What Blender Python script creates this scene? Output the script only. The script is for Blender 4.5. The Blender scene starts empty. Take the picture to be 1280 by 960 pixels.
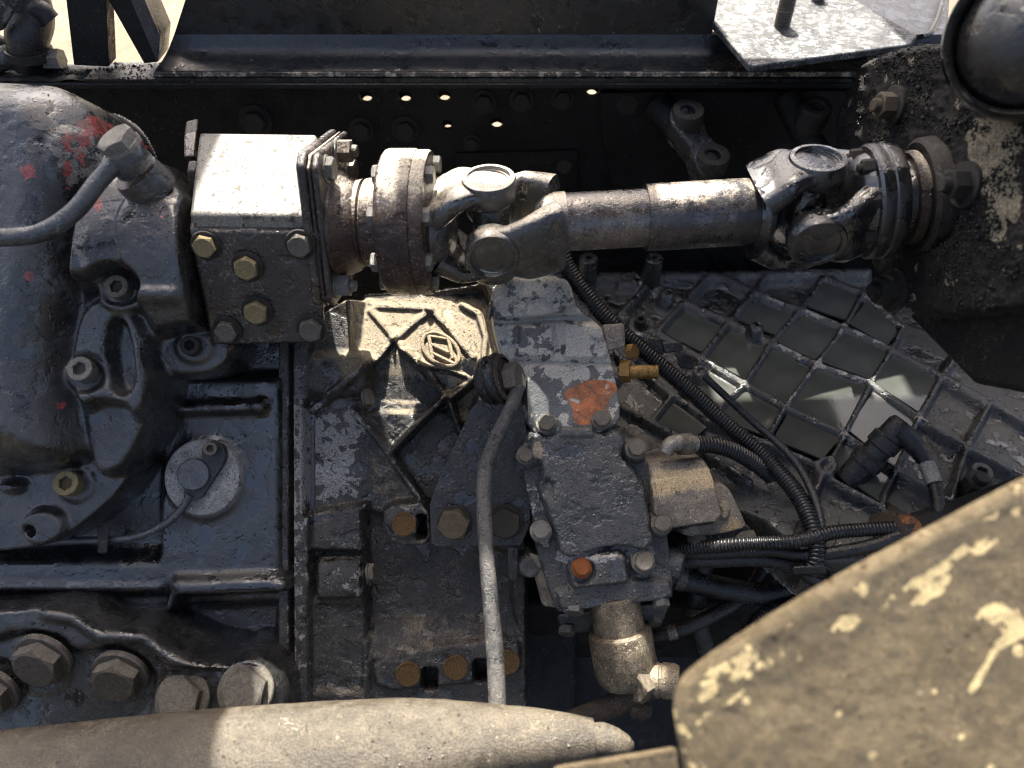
import bpy, bmesh, math, random
import numpy as np
from mathutils import Vector, Matrix
from mathutils.geometry import delaunay_2d_cdt
random.seed(7)
SC = bpy.context.scene
COL = SC.collection
R = math.radians
# ------------------------------------------------------------------ camera, sky, sun, exposure
D, FP = 0.95, 960.0                       # metres to the working plane, focal length in photo pixels
c45 = math.sqrt(.5)
cam = bpy.data.cameras.new('camera'); cam.lens = 27.0; cam.sensor_width = 36.0
cam.clip_start = .01; cam.clip_end = 400
cam.dof.use_dof = True; cam.dof.focus_distance = .95; cam.dof.aperture_fstop = 3.2
camo = bpy.data.objects.new('camera', cam); COL.objects.link(camo)
camo.location = (0, -D*c45, D*c45); camo.rotation_euler = (R(45), 0, 0)
SC.camera = camo
SUN = Vector((-.085, .55, .83)).normalized()     # direction towards the sun
w = bpy.data.worlds.new('World'); SC.world = w; w.use_nodes = True
nt = w.node_tree; sky = nt.nodes.new('ShaderNodeTexSky'); sky.sky_type = 'NISHITA'; sky.sun_disc = False
sky.sun_elevation = math.asin(SUN.z); sky.sun_rotation = math.atan2(SUN.x, SUN.y)
sky.air_density = .8; sky.dust_density = 8.0; sky.ozone_density = .3
nt.links.new(sky.outputs[0], nt.nodes['Background'].inputs[0]); nt.nodes['Background'].inputs[1].default_value = .09
sl = bpy.data.lights.new('sun', 'SUN'); sl.energy = 5.0; sl.angle = R(.5); sl.color = (1, .95, .86)
so = bpy.data.objects.new('sun', sl); COL.objects.link(so); so.location = SUN*5
so.rotation_euler = SUN.to_track_quat('Z', 'Y').to_euler()
SC.view_settings.view_transform = 'Standard'; SC.view_settings.look = 'None'
SC.view_settings.gamma = 1; SC.view_settings.exposure = 1.9
SC.cycles.max_bounces = 6; SC.cycles.use_denoising = True; SC.cycles.filter_width = 1.1

# ------------------------------------------------------------------ positions
def W(a, b, n): return Vector((a, b*c45-n*c45, b*c45+n*c45))
def V(a, b, n): return W(a, b, n).normalized()        # direction: right, up the slope, towards the viewer
def P(px, py, n):                                     # pixel + height n (mm) over the working plane
    d = D-n/1000
    return W((px-640)/FP*d, (480-py)/FP*d, n/1000)
def S(px, n): return px*(D-n/1000)/FP                 # pixels to metres at height n
CAM = W(0, 0, D)
def ray(px, py): return W((px-640)/FP, (480-py)/FP, -1)
def PZ(px, py, z): r = ray(px, py); return CAM+r*((z-CAM.z)/r.z)
def PY(px, py, y): r = ray(px, py); return CAM+r*((y-CAM.y)/r.y)
def PX(px, py, x): r = ray(px, py); return CAM+r*((x-CAM.x)/r.x)
UP = Vector((0, 0, 1)); XA = Vector((1, 0, 0)); BACK = Vector((0, 1, 0))

# ------------------------------------------------------------------ materials
def grime(name, c1, c2, r=(.25, .6), metal=0., dust=(.20, .17, .13), du=.25, up=.25, cA=(.42, .43, .42), A=0., cB=(.30, .05, .02), B=0.,
          bump=.35, scale=1., edge=0., spec=.5, aS=1., grain=.34, rA=.6, coat=0., dr=.85, wet=0., spk=.40, drops=.40, spc=None):
    m = bpy.data.materials.new(name); m.use_nodes = True
    t = m.node_tree; N = t.nodes; L = t.links
    bs = N['Principled BSDF']
    def nd(k, **kw):
        x = N.new(k)
        for a, b in kw.items(): setattr(x, a, b)
        return x
    tc = nd('ShaderNodeTexCoord'); oi = nd('ShaderNodeObjectInfo')
    mul = nd('ShaderNodeMath', operation='MULTIPLY'); L.new(oi.outputs['Random'], mul.inputs[0]); mul.inputs[1].default_value = 7.
    vec = nd('ShaderNodeVectorMath', operation='ADD'); L.new(tc.outputs['Object'], vec.inputs[0]); L.new(mul.outputs[0], vec.inputs[1])
    def noise(s, det, rough=.6, off=0.):
        x = nd('ShaderNodeTexNoise'); x.inputs['Scale'].default_value = s; x.inputs['Detail'].default_value = det; x.inputs['Roughness'].default_value = rough
        if off:
            v2 = nd('ShaderNodeVectorMath', operation='ADD'); L.new(vec.outputs[0], v2.inputs[0]); v2.inputs[1].default_value = (off, off*.7, -off); L.new(v2.outputs[0], x.inputs['Vector'])
        else: L.new(vec.outputs[0], x.inputs['Vector'])
        return x.outputs['Fac']
    def math_(op, a, b=None, cc=None):
        x = nd('ShaderNodeMath', operation=op)
        for i, v in enumerate((a, b, cc)):
            if v is None: continue
            if isinstance(v, (int, float)): x.inputs[i].default_value = v
            else: L.new(v, x.inputs[i])
        return x.outputs[0]
    def mr(v, a, b, lo=0., hi=1., smooth=True):
        x = nd('ShaderNodeMapRange'); x.interpolation_type = 'SMOOTHSTEP' if smooth else 'LINEAR'
        L.new(v, x.inputs[0]); x.inputs[1].default_value = a; x.inputs[2].default_value = b; x.inputs[3].default_value = lo; x.inputs[4].default_value = hi
        return x.outputs[0]
    def mix(f, a, b):
        x = nd('ShaderNodeMix', data_type='RGBA'); L.new(f, x.inputs[0])
        for i, v in ((6, a), (7, b)):
            if isinstance(v, tuple): x.inputs[i].default_value = v+(1,)
            else: L.new(v, x.inputs[i])
        return x.outputs[2]
    def attr(k):
        x = nd('ShaderNodeAttribute'); x.attribute_name = k; return x.outputs['Fac']
    nL = noise(9*scale, 5); nM = noise(62*scale, 7, .68); nF = noise(520*scale, 4, .65); nG = noise(1900, 2)
    k = math_('ADD', math_('MULTIPLY', nL, .5), math_('MULTIPLY', nM, .5))
    col = mix(mr(k, .40, .60), c1, c2)
    # dust, settled in uneven patches and more on faces that look up
    geo = nd('ShaderNodeNewGeometry'); sep = nd('ShaderNodeSeparateXYZ'); L.new(geo.outputs['Normal'], sep.inputs[0])
    dm = math_('ADD', math_('MULTIPLY', nL, .45), math_('ADD', math_('MULTIPLY', nM, .45), math_('MULTIPLY', nF, .22)))
    dm = math_('ADD', dm, math_('MULTIPLY', math_('SUBTRACT', sep.outputs['Z'], .5), up))
    dm = math_('ADD', dm, math_('ADD', attr('pC'), du-.5))
    dmask = mr(dm, .50, .72)
    col = mix(dmask, col, dust)
    nA = noise(75*scale*aS, 9, .62, 3.1)
    av = math_('ADD', math_('ADD', nA, attr('pA')), A-1.)
    if edge:
        pt = mr(geo.outputs['Pointiness'], .505, .56)
        av = math_('ADD', av, math_('MULTIPLY', pt, edge))
    amask = mr(av, -.012, .02)
    gA = mix(mr(nF, .35, .65), tuple(x*.72 for x in cA), cA)
    col = mix(amask, col, gA)
    nB = noise(85*scale*aS, 8, .62, -5.7)
    bmask = mr(math_('ADD', math_('ADD', nB, attr('pB')), B-1.), -.015, .03)
    gB = mix(mr(nM, .38, .62), tuple(x*.32 for x in cB), cB)
    col = mix(bmask, col, gB)
    # fine specks of grit and beads of water or oil
    if spk:
        big = math_('MULTIPLY', math_('SUBTRACT', noise(26, 5, .65, 2.2), .5), .55)
        nS = math_('ADD', noise(300, 6, .72, 12.3), big)
        col = mix(mr(nS, .66-spk*.16, .72-spk*.16), col, spc or tuple(min(.5, x*2.0+y*.25+.006) for x, y in zip(c2, dust)))
        nD = math_('SUBTRACT', noise(250, 6, .72, -8.1), big)
        col = mix(mr(nD, .64-spk*.16, .72-spk*.16), col, tuple(x*.3 for x in c1))
    vo = nd('ShaderNodeTexVoronoi'); vo.inputs['Scale'].default_value = 150; L.new(vec.outputs[0], vo.inputs['Vector'])
    sr = nd('ShaderNodeSeparateColor'); L.new(vo.outputs['Color'], sr.inputs[0])
    on = mr(math_('MULTIPLY', sr.outputs[0], mr(noise(16, 3, .6, 4.4), .35, .6)), 1.0-drops*.9, 1.02-drops*.9)
    dome = math_('MULTIPLY', mr(vo.outputs['Distance'], .34, .05), on)
    hv = nd('ShaderNodeHueSaturation'); L.new(col, hv.inputs['Color']); L.new(mr(nF, .36, .64, 1-grain*1.2, 1+grain*1.2, False), hv.inputs['Value'])
    L.new(hv.outputs[0], bs.inputs['Base Color'])
    rr = mr(nM, .36, .62, r[0], r[1])
    if wet: rr = math_('MULTIPLY', rr, mr(noise(22*scale, 4, .6, 9.), .5-wet*.2, .62, .25, 1.))
    def mixf(f, a, b):
        x = nd('ShaderNodeMix', data_type='FLOAT'); L.new(f, x.inputs[0])
        for i, v in ((2, a), (3, b)):
            if isinstance(v, (int, float)): x.inputs[i].default_value = v
            else: L.new(v, x.inputs[i])
        return x.outputs[0]
    rr = mixf(dmask, rr, dr); rr = mixf(amask, rr, rA); rr = mixf(bmask, rr, .55); rr = mixf(mr(dome, .05, .3), rr, .07)
    L.new(rr, bs.inputs['Roughness'])
    if metal: L.new(mixf(dmask, metal, 0.), bs.inputs['Metallic'])
    bs.inputs['Specular IOR Level'].default_value = spec
    rr_ = 1
    if coat: bs.inputs['Coat Weight'].default_value = coat; L.new(mr(noise(34*scale, 5, .55, 21.), .55-wet*.10, .645-wet*.08, .34, .04), bs.inputs['Coat Roughness']); bs.inputs['Coat IOR'].default_value = 1.7
    film = None
    if wet: film = mr(noise(34*scale, 5, .55, 21.), .55-wet*.10, .645-wet*.08)
    h = math_('ADD', math_('MULTIPLY', nM, .7), math_('ADD', math_('MULTIPLY', nF, .55), math_('MULTIPLY', nG, .16)))
    h = math_('ADD', h, math_('SUBTRACT', math_('MULTIPLY', dmask, .12), math_('MULTIPLY', amask, .10)))
    if film is not None: h = math_('MULTIPLY', h, mr(film, 0., 1., 1., .22, False))
    h = math_('ADD', h, math_('MULTIPLY', dome, .5))
    bp = nd('ShaderNodeBump'); bp.inputs['Strength'].default_value = min(1., bump*1.6); bp.inputs['Distance'].default_value = .005
    L.new(h, bp.inputs['Height']); L.new(bp.outputs[0], bs.inputs['Normal']); L.new(bp.outputs[0], bs.inputs['Coat Normal'])
    return m

M = {}
TAN = (.23, .185, .12); DUSTG = (.16, .145, .12)
M['housing'] = grime('blue_black_cast', (.010, .0098, .0095), (.026, .0255, .025), r=(.16, .42), coat=.7, dust=(.055, .050, .043), du=.16, up=.15, cA=(.15, .145, .13), A=.22, cB=(.30, .035, .028), B=.16, bump=.2, wet=.7, spk=.3, drops=.6, grain=.45)
M['case'] = grime('oily_black_cast', (.003, .0034, .004), (.008, .0088, .010), r=(.10, .30), coat=1., drops=.7, dust=(.03, .028, .026), du=.12, up=.10, A=.2, cA=(.3, .31, .32), bump=.22, wet=.9, spk=.2)
M['bell'] = grime('dusty_dark_cast', (.016, .015, .014), (.048, .044, .039), r=(.3, .6), coat=.25, dust=TAN, du=.20, up=.55, cA=(.27, .26, .245), A=.30, bump=.40, edge=.12, wet=.4)
M['pump'] = grime('brown_black_pump', (.015, .011, .009), (.034, .024, .018), r=(.2, .45), coat=.35, dust=(.30, .25, .19), du=.12, up=.30, cA=(.30, .29, .28), A=.14, cB=(.32, .06, .03), B=.15, bump=.3, edge=.15, spk=.45, wet=.5, drops=.5)
M['pumptop'] = grime('bare_pump_cover', (.12, .113, .10), (.18, .17, .145), r=(.25, .5), dust=(.36, .31, .23), du=.25, up=.1, cA=(.06, .048, .034), A=.40, aS=1.0, bump=.25, spk=.2)
M['flange'] = grime('rusty_brown_flange', (.026, .016, .012), (.055, .034, .025), r=(.28, .5), dust=(.50, .44, .34), du=.22, up=.95, cA=(.02, .018, .016), A=.28, aS=2.2, bump=.35, spk=.3, wet=.3)
M['yoke'] = grime('black_yoke', (.016, .015, .015), (.040, .036, .032), r=(.14, .34), coat=1., dust=(.55, .48, .36), du=.20, up=1.0, cA=(.02, .018, .016), A=.27, aS=1.6, bump=.2, wet=.7, spk=.2, drops=.5)
M['tube'] = grime('grey_steel_tube', (.026, .025, .027), (.062, .056, .054), r=(.18, .36), metal=.3, dust=(.42, .34, .24), du=.30, up=.52, cA=(.018, .017, .018), A=.28, aS=1.5, bump=.14, spk=.25, wet=.5, coat=.5, drops=.6)  # tan dust on top also paints in the sun band
M['tube_worn'] = grime('worn_tan_tube', (.075, .066, .060), (.17, .145, .12), r=(.18, .36), metal=.3, dust=(.42, .34, .24), du=.20, up=.52, cA=(.018, .017, .018), A=.28, aS=1.5, bump=.14, spk=.25, wet=.5, coat=.5, drops=.6)
M['yoker'] = grime('wet_black_yoke', (.007, .008, .010), (.020, .020, .022), r=(.10, .30), coat=1., drops=.65, dust=(.26, .20, .12), du=.08, up=.1, A=.1, bump=.18, wet=.9, spk=.15)
M['rail'] = grime('black_rail', (.004, .004, .004), (.013, .0125, .012), r=(.4, .7), dust=(.018, .0165, .014), du=.20, up=.2, A=.12, bump=.3, spec=.35)
M['sub'] = grime('blue_black_paint', (.008, .010, .012), (.019, .019, .019), r=(.28, .5), dust=(.07, .06, .05), du=.20, up=.1, cA=(.48, .42, .34), A=.305, cB=(.34, .14, .06), B=.12, bump=.12, aS=1.3, grain=.15, spk=.15, coat=.3, wet=.5)
M['subedge'] = grime('worn_flange_edge', (.05, .045, .04), (.12, .10, .08), r=(.5, .7), dust=(.3, .25, .2), du=.2, up=.2, cA=(.50, .43, .33), A=.47, cB=(.30, .12, .06), B=.32, bump=.3)
M['plate'] = grime('bare_plate', (.05, .055, .058), (.13, .135, .135), r=(.22, .45), dust=(.50, .46, .40), du=.22, up=.1, cA=(.03, .03, .03), A=.49, bump=.3, wet=.4)
M['dirt'] = grime('caked_dirt', (.005, .0045, .004), (.016, .013, .011), r=(.55, .9), dust=(.30, .25, .17), du=.14, up=.10, cA=(.42, .36, .25), A=.25, aS=.55, bump=1., scale=1.1, grain=.5)
M['tank'] = grime('black_tank', (.006, .006, .007), (.018, .017, .016), r=(.2, .42), dust=(.12, .10, .07), du=.26, up=.1, A=.24, cA=(.40, .30, .16), bump=.15, spk=.2, coat=.5, wet=.6)
M['peel'] = grime('peeling_alloy', (.055, .060, .062), (.095, .10, .10), r=(.35, .6), dust=(.22, .19, .15), du=.12, up=.05, cA=(.45, .425, .37), A=.49, cB=(.46, .13, .022), B=0., bump=.22, aS=.75, edge=.10, grain=.12, coat=.3, spk=.08)
M['actuator'] = grime('grey_alloy', (.035, .038, .040), (.066, .068, .068), r=(.22, .5), dust=(.30, .24, .16), du=.10, up=.25, cA=(.34, .34, .33), A=.22, bump=.4, edge=.14, cB=(.45, .16, .03), spk=.35, coat=.35, wet=.5, drops=.5)
M['alloy_tan'] = grime('dusty_alloy', (.14, .12, .10), (.26, .22, .17), r=(.35, .6), dust=(.42, .33, .20), du=.25, up=.25, cA=(.50, .46, .40), A=.2, bump=.35, spk=.3)
M['cover'] = grime('ribbed_cover_cast', (.007, .008, .008), (.018, .019, .018), r=(.16, .45), coat=.9, drops=.65, dust=(.035, .034, .030), du=.10, up=.10, A=.18, cA=(.30, .29, .27), bump=.35, wet=.5, edge=.1, spk=.2)
M['bolt'] = grime('bolt_steel', (.10, .092, .080), (.20, .18, .15), r=(.2, .42), metal=.55, dust=(.12, .10, .075), du=.22, up=.1, cA=(.45, .44, .40), A=.2, bump=.3, aS=2., spk=.35)
M['bolt_pale'] = grime('zinc_bolt', (.15, .145, .13), (.26, .25, .225), r=(.2, .42), metal=.5, dust=(.25, .21, .15), du=.2, up=.1, A=.2, cA=(.1, .09, .07), bump=.3, aS=2., spk=.3)
M['bolt_gold'] = grime('yellow_zinc_bolt', (.20, .16, .085), (.34, .27, .14), r=(.25, .45), metal=.5, dust=(.14, .11, .08), du=.2, up=.1, A=.2, cA=(.05, .04, .03), bump=.3, aS=2.)
M['bolt_dark'] = grime('dark_bolt', (.012, .011, .010), (.036, .031, .026), r=(.3, .55), dust=(.10, .085, .06), du=.2, up=.1, A=.15, cA=(.3, .28, .24), bump=.35, aS=2.)
M['bolt_yel'] = grime('yellow_marked_bolt', (.05, .042, .032), (.12, .095, .06), r=(.35, .55), dust=(.1, .085, .06), du=.2, cB=(.55, .31, .03), B=.40, bump=.35, aS=2.2)
M['rust'] = grime('rust_plug', (.07, .035, .012), (.26, .15, .05), r=(.6, .85), dust=(.12, .06, .025), du=.32, up=0., A=.1, bump=.5, scale=2.)
M['orange'] = grime('orange_rust', (.20, .055, .015), (.36, .11, .025), r=(.6, .8), dust=(.2, .06, .02), du=.25, up=0., bump=.4, scale=2., spk=.3)
M['brass'] = grime('brass', (.22, .12, .035), (.34, .20, .065), r=(.3, .5), metal=.6, dust=(.16, .10, .05), du=.25, up=.1, A=.15, cA=(.1, .07, .04), bump=.25, aS=2.)
M['rubber'] = grime('black_rubber', (.010, .010, .011), (.022, .022, .022), r=(.18, .4), dust=(.08, .075, .065), du=.18, up=.15, bump=.2)
M['conduit'] = grime('black_conduit', (.008, .008, .009), (.016, .016, .017), r=(.15, .3), dust=(.06, .055, .05), du=.14, up=.1, bump=.1)
M['hose'] = grime('grey_hose', (.035, .040, .046), (.06, .064, .068), r=(.25, .45), dust=(.10, .10, .095), du=.2, up=.1, A=.1, bump=.15, spk=.25, coat=.4, wet=.5)
M['rod'] = grime('dirty_steel_rod', (.035, .035, .035), (.10, .095, .088), r=(.25, .55), dust=(.24, .19, .12), du=.24, up=.1, A=.2, cA=(.04, .035, .03), bump=.4, aS=2., spk=.35)
M['silver'] = grime('worn_silver_plug', (.17, .17, .165), (.30, .30, .29), r=(.3, .55), dust=(.06, .06, .06), du=.30, up=0., cA=(.05, .05, .05), A=.38, bump=.4, aS=2., spk=.3)
M['pipe'] = grime('dusty_pipe', (.060, .050, .036), (.11, .092, .066), r=(.28, .55), dust=(.19, .155, .105), du=.22, up=.35, cA=(.05, .045, .035), A=.26, cB=(.20, .10, .03), B=.30, bump=.35, aS=1.4, spk=.12)
M['near'] = grime('muddy_near_bracket', (.080, .058, .028), (.155, .116, .064), r=(.45, .75), dust=(.17, .14, .095), du=.28, up=.05, cA=(.66, .52, .27), A=.25, aS=.62, cB=(.22, .12, .04), B=.27, bump=.7, scale=1.6, spk=.12)  # pale second tone paints the dappled sun spots
M['cup'] = grime('golden_cup', (.11, .090, .065), (.25, .205, .145), r=(.28, .5), metal=.4, dust=(.20, .16, .10), du=.2, up=.1, cA=(.05, .04, .03), A=.28, bump=.3, aS=2., spk=.3)
M['darkplate'] = grime('dark_bracket_steel', (.009, .010, .011), (.024, .023, .021), r=(.25, .5), dust=(.05, .043, .034), du=.2, up=.1, A=.2, cA=(.16, .13, .09), bump=.3, coat=.3, wet=.7, drops=.6)
M['redrust'] = grime('rusty_clamp', (.03, .025, .02), (.07, .045, .03), r=(.45, .7), dust=(.1, .08, .05), du=.2, cB=(.42, .16, .05), B=.1, A=.1, bump=.6)
M['sand'] = grime('sand', (.115, .090, .058), (.17, .135, .088), r=(.8, .95), dust=(.3, .22, .12), du=.1, up=0., bump=.6, scale=.12)
M['logo'] = grime('dusty_raised_logo', (.22, .17, .11), (.33, .26, .165), r=(.5, .8), dust=TAN, du=.3, up=.3, bump=.4, A=.15, cA=(.04, .035, .03), spk=.3)
def water_mat():
    m = bpy.data.materials.new('murky_water'); m.use_nodes = True; t = m.node_tree; b = t.nodes['Principled BSDF']
    tc = t.nodes.new('ShaderNodeTexCoord'); n1 = t.nodes.new('ShaderNodeTexNoise'); n1.inputs['Scale'].default_value = 14; n1.inputs['Detail'].default_value = 6
    n2 = t.nodes.new('ShaderNodeTexNoise'); n2.inputs['Scale'].default_value = 210; n2.inputs['Detail'].default_value = 3
    cr = t.nodes.new('ShaderNodeValToRGB'); cr.color_ramp.elements[0].position = .3; cr.color_ramp.elements[0].color = (.045, .048, .043, 1); cr.color_ramp.elements[1].position = .7; cr.color_ramp.elements[1].color = (.09, .094, .085, 1)
    t.links.new(tc.outputs['Object'], n1.inputs['Vector']); t.links.new(tc.outputs['Object'], n2.inputs['Vector'])
    t.links.new(n1.outputs['Fac'], cr.inputs[0]); t.links.new(cr.outputs[0], b.inputs['Base Color'])
    b.inputs['Roughness'].default_value = .04; b.inputs['IOR'].default_value = 1.45
    bp = t.nodes.new('ShaderNodeBump'); bp.inputs['Strength'].default_value = .04; bp.inputs['Distance'].default_value = .001
    t.links.new(n2.outputs['Fac'], bp.inputs['Height']); t.links.new(bp.outputs[0], b.inputs['Normal'])
    return m
M['water'] = water_mat()
M['soil'] = grime('low_bounce_soil', (.010, .009, .007), (.028, .024, .018), r=(.5, .9), dust=(.05, .042, .03), du=.2, up=0., bump=.6, scale=.3)  # soil near the truck coloured dark to cut warm bounce light
M['grit'] = grime('grit', (.03, .026, .02), (.12, .10, .07), r=(.6, .9), dust=(.25, .2, .13), du=.3, bump=0.1, scale=3.)
M['blackgrit'] = grime('black_grit', (.006, .005, .005), (.02, .017, .014), r=(.35, .8), dust=(.22, .18, .12), du=.16, bump=0.1, scale=3.)

# ------------------------------------------------------------------ object helpers
def thing(name, label, cat, loc, group=None):
    o = bpy.data.objects.new(name, None); COL.objects.link(o); o.location = loc; o.empty_display_size = .02
    o['label'] = label; o['category'] = cat
    if group: o['group'] = group
    bpy.context.view_layer.update()
    return o
ROOT = {}
def base_of(o):
    v = Vector((0, 0, 0))
    while o is not None: v = v+o.location; o = o.parent
    return v
def finish(me, ang=38):
    me.polygons.foreach_set('use_smooth', [True]*len(me.polygons)); me.update()
    me.set_sharp_from_angle(angle=R(ang))
def obj(name, verts, faces, mat, parent=None, ang=38, bevel=0., seg=2, attrs=None, weld=False):
    """verts in world metres; the object's origin is its thing's base"""
    off = base_of(parent) if parent else Vector((0, 0, 0))
    if parent is None:
        off = sum((Vector(v) for v in verts), Vector())/len(verts) if len(verts) < 5000 else Vector(np.asarray(verts).mean(0))
    me = bpy.data.meshes.new(name)
    vv = np.asarray([tuple(v) for v in verts] if not isinstance(verts, np.ndarray) else verts, dtype=float)-np.array(off)
    me.from_pydata(vv.tolist(), [], faces if isinstance(faces, list) else faces.tolist())
    bm = bmesh.new(); bm.from_mesh(me)
    if weld: bmesh.ops.remove_doubles(bm, verts=bm.verts, dist=1e-5)
    if len(bm.verts) < 30000: bmesh.ops.recalc_face_normals(bm, faces=bm.faces)
    bm.to_mesh(me); bm.free()
    if attrs:
        for k, a in attrs.items():
            at = me.attributes.new(k, 'FLOAT', 'POINT'); at.data.foreach_set('value', np.asarray(a, dtype=np.float32))
    finish(me, ang)
    me.materials.append(M[mat] if isinstance(mat, str) else mat)
    o = bpy.data.objects.new(name, me); COL.objects.link(o)
    if parent: o.parent = parent
    else: o.location = off
    if bevel:
        b = o.modifiers.new('bevel', 'BEVEL'); b.width = bevel; b.segments = seg; b.limit_method = 'ANGLE'; b.angle_limit = R(40); b.harden_normals = False
    return o
def tag(o, label, cat, group=None, kind=None):
    if kind: o['kind'] = kind
    if label: o['label'] = label
    if cat: o['category'] = cat
    if group: o['group'] = group
    return o
def axisM(p, z, x=None):
    z = Vector(z).normalized(); x = Vector(x) if x is not None else (Vector((1, 0, 0)) if abs(z.x) < .8 else Vector((0, 0, 1)))
    x = (x-z*x.dot(z)).normalized(); y = z.cross(x)
    m = Matrix((x, y, z)).transposed().to_4x4(); m.translation = p
    return m
def g_lathe(prof, Mx, seg=40, closed=True):
    """profile (radius, height); returns verts, faces"""
    v, f = [], []
    k = len(prof)
    for i in range(seg):
        a = 2*math.pi*i/seg; ca, sa = math.cos(a), math.sin(a)
        for r, z in prof: v.append(Mx @ Vector((r*ca, r*sa, z)))
    for i in range(seg):
        j = (i+1) % seg
        for q in range(k-1): f.append([i*k+q, j*k+q, j*k+q+1, i*k+q+1])
    return v, f
def g_loft(rings, caps=True, loop=True):
    v, f = [], []; n = len(rings[0])
    for r in rings: v += list(r)
    for i in range(len(rings)-1):
        for j in range(n):
            k = (j+1) % n
            f.append([i*n+j, i*n+k, (i+1)*n+k, (i+1)*n+j])
    if caps: f.append(list(range(n))[::-1]); f.append([(len(rings)-1)*n+j for j in range(n)])
    return v, f
def catmull(pts, k=8):
    pts = [Vector(p) for p in pts]; out = []
    q = [pts[0]*2-pts[1]]+pts+[pts[-1]*2-pts[-2]]
    for i in range(1, len(q)-2):
        p0, p1, p2, p3 = q[i-1:i+3]
        for s in range(k):
            t = s/k
            out.append(.5*((2*p1)+(p2-p0)*t+(2*p0-5*p1+4*p2-p3)*t*t+(3*p1-p0-3*p2+p3)*t*t*t))
    out.append(pts[-1]); return out
def g_tube(pts, rad, seg=16, k=8, smooth=True, caps=True):
    """pts world; rad a number or one per point"""
    rads = rad if isinstance(rad, (list, tuple)) else [rad]*len(pts)
    P4 = [Vector(p) for p in pts]
    if smooth:
        path = catmull(P4, k); rr = [rads[0]]*0
        for i in range(len(P4)-1):
            for s in range(k): rr.append(rads[i]+(rads[i+1]-rads[i])*s/k)
        rr.append(rads[-1])
    else: path, rr = P4, list(rads)
    return sweep(path, rr, seg, caps)
def sweep(path, rr, seg=16, caps=True):
    rings = []; u = None
    for i, p in enumerate(path):
        t = (path[min(i+1, len(path)-1)]-path[max(i-1, 0)]).normalized()
        if u is None: u = t.orthogonal().normalized()
        u = (u-t*u.dot(t)).normalized(); w_ = t.cross(u)
        rings.append([p+(u*math.cos(2*math.pi*j/seg)+w_*math.sin(2*math.pi*j/seg))*rr[i] for j in range(seg)])
    return g_loft(rings, caps)
def g_corr(pts, rad, pitch=.0042, depth=.16, seg=18):
    """corrugated conduit: real rings along the path"""
    path = catmull([Vector(p) for p in pts], 40)
    L = [0.]
    for a, b in zip(path, path[1:]): L.append(L[-1]+(b-a).length)
    n = int(L[-1]/pitch)*6; out = []; rr = []; k = 0
    for i in range(n+1):
        s = L[-1]*i/n
        while k < len(L)-2 and L[k+1] < s: k += 1
        t = (s-L[k])/max(1e-9, L[k+1]-L[k]); out.append(path[k].lerp(path[k+1], t))
        ph = (i % 6); rr.append(rad*(1-depth if ph in (0, 5) else (1. if ph in (2, 3) else 1-depth*.25)))
    return sweep(out, rr, seg)
def join(*gs):
    v, f = [], []
    for a, b in gs:
        o = len(v); v += list(a); f += [[i+o for i in q] for q in b]
    return v, f
def g_hexa(front, back):
    v = list(front)+list(back)
    return v, [[0, 1, 2, 3], [7, 6, 5, 4], [0, 4, 5, 1], [1, 5, 6, 2], [2, 6, 7, 3], [3, 7, 4, 0]]
def chaikin(poly, k=2):
    for _ in range(k):
        q = []
        for i in range(len(poly)):
            a, b = np.array(poly[i], float), np.array(poly[(i+1) % len(poly)], float)
            q += [tuple(a*.78+b*.22), tuple(a*.22+b*.78)]
        poly = q
    return poly
def circ(cx, cy, rx, ry=None, k=20):
    ry = ry or rx
    return [(cx+rx*math.cos(2*math.pi*i/k), cy+ry*math.sin(2*math.pi*i/k)) for i in range(k)]
def inpoly(x, y, poly):
    r = False
    for i in range(len(poly)):
        (x1, y1), (x2, y2) = poly[i-1], poly[i]
        if (y1 > y) != (y2 > y) and x < (x2-x1)*(y-y1)/(y2-y1)+x1: r = not r
    return r
def g_plate(outline, fmap, thick, holes=()):
    """flat plate with real holes: outline in photo pixels mapped by fmap(px,py) to its plane, thickness vector behind it"""
    pts = [Vector(p) for p in outline]; edges = [(i, (i+1) % len(outline)) for i in range(len(outline))]
    for h in holes:
        o = len(pts); pts += [Vector(p) for p in h]; edges += [(o+i, o+(i+1) % len(h)) for i in range(len(h))]
    v2, e2, f2, *_ = delaunay_2d_cdt(pts, edges, [], 0, 1e-4)
    keep = []
    for f in f2:
        cx = sum(v2[i].x for i in f)/len(f); cy = sum(v2[i].y for i in f)/len(f)
        if inpoly(cx, cy, outline) and not any(inpoly(cx, cy, h) for h in holes): keep.append(list(f))
    top = [fmap(p.x, p.y) for p in v2]; n = len(top)
    tv = Vector(thick)
    v = top+[p+tv for p in top]
    F = [q[:] for q in keep]+[[i+n for i in q[::-1]] for q in keep]
    cnt = {}
    for q in keep:
        for a, b in zip(q, q[1:]+q[:1]): cnt[(a, b)] = cnt.get((a, b), 0)+1
    for (a, b) in list(cnt):
        if (b, a) not in cnt: F.append([b, a, a+n, b+n])
    return v, F

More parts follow.
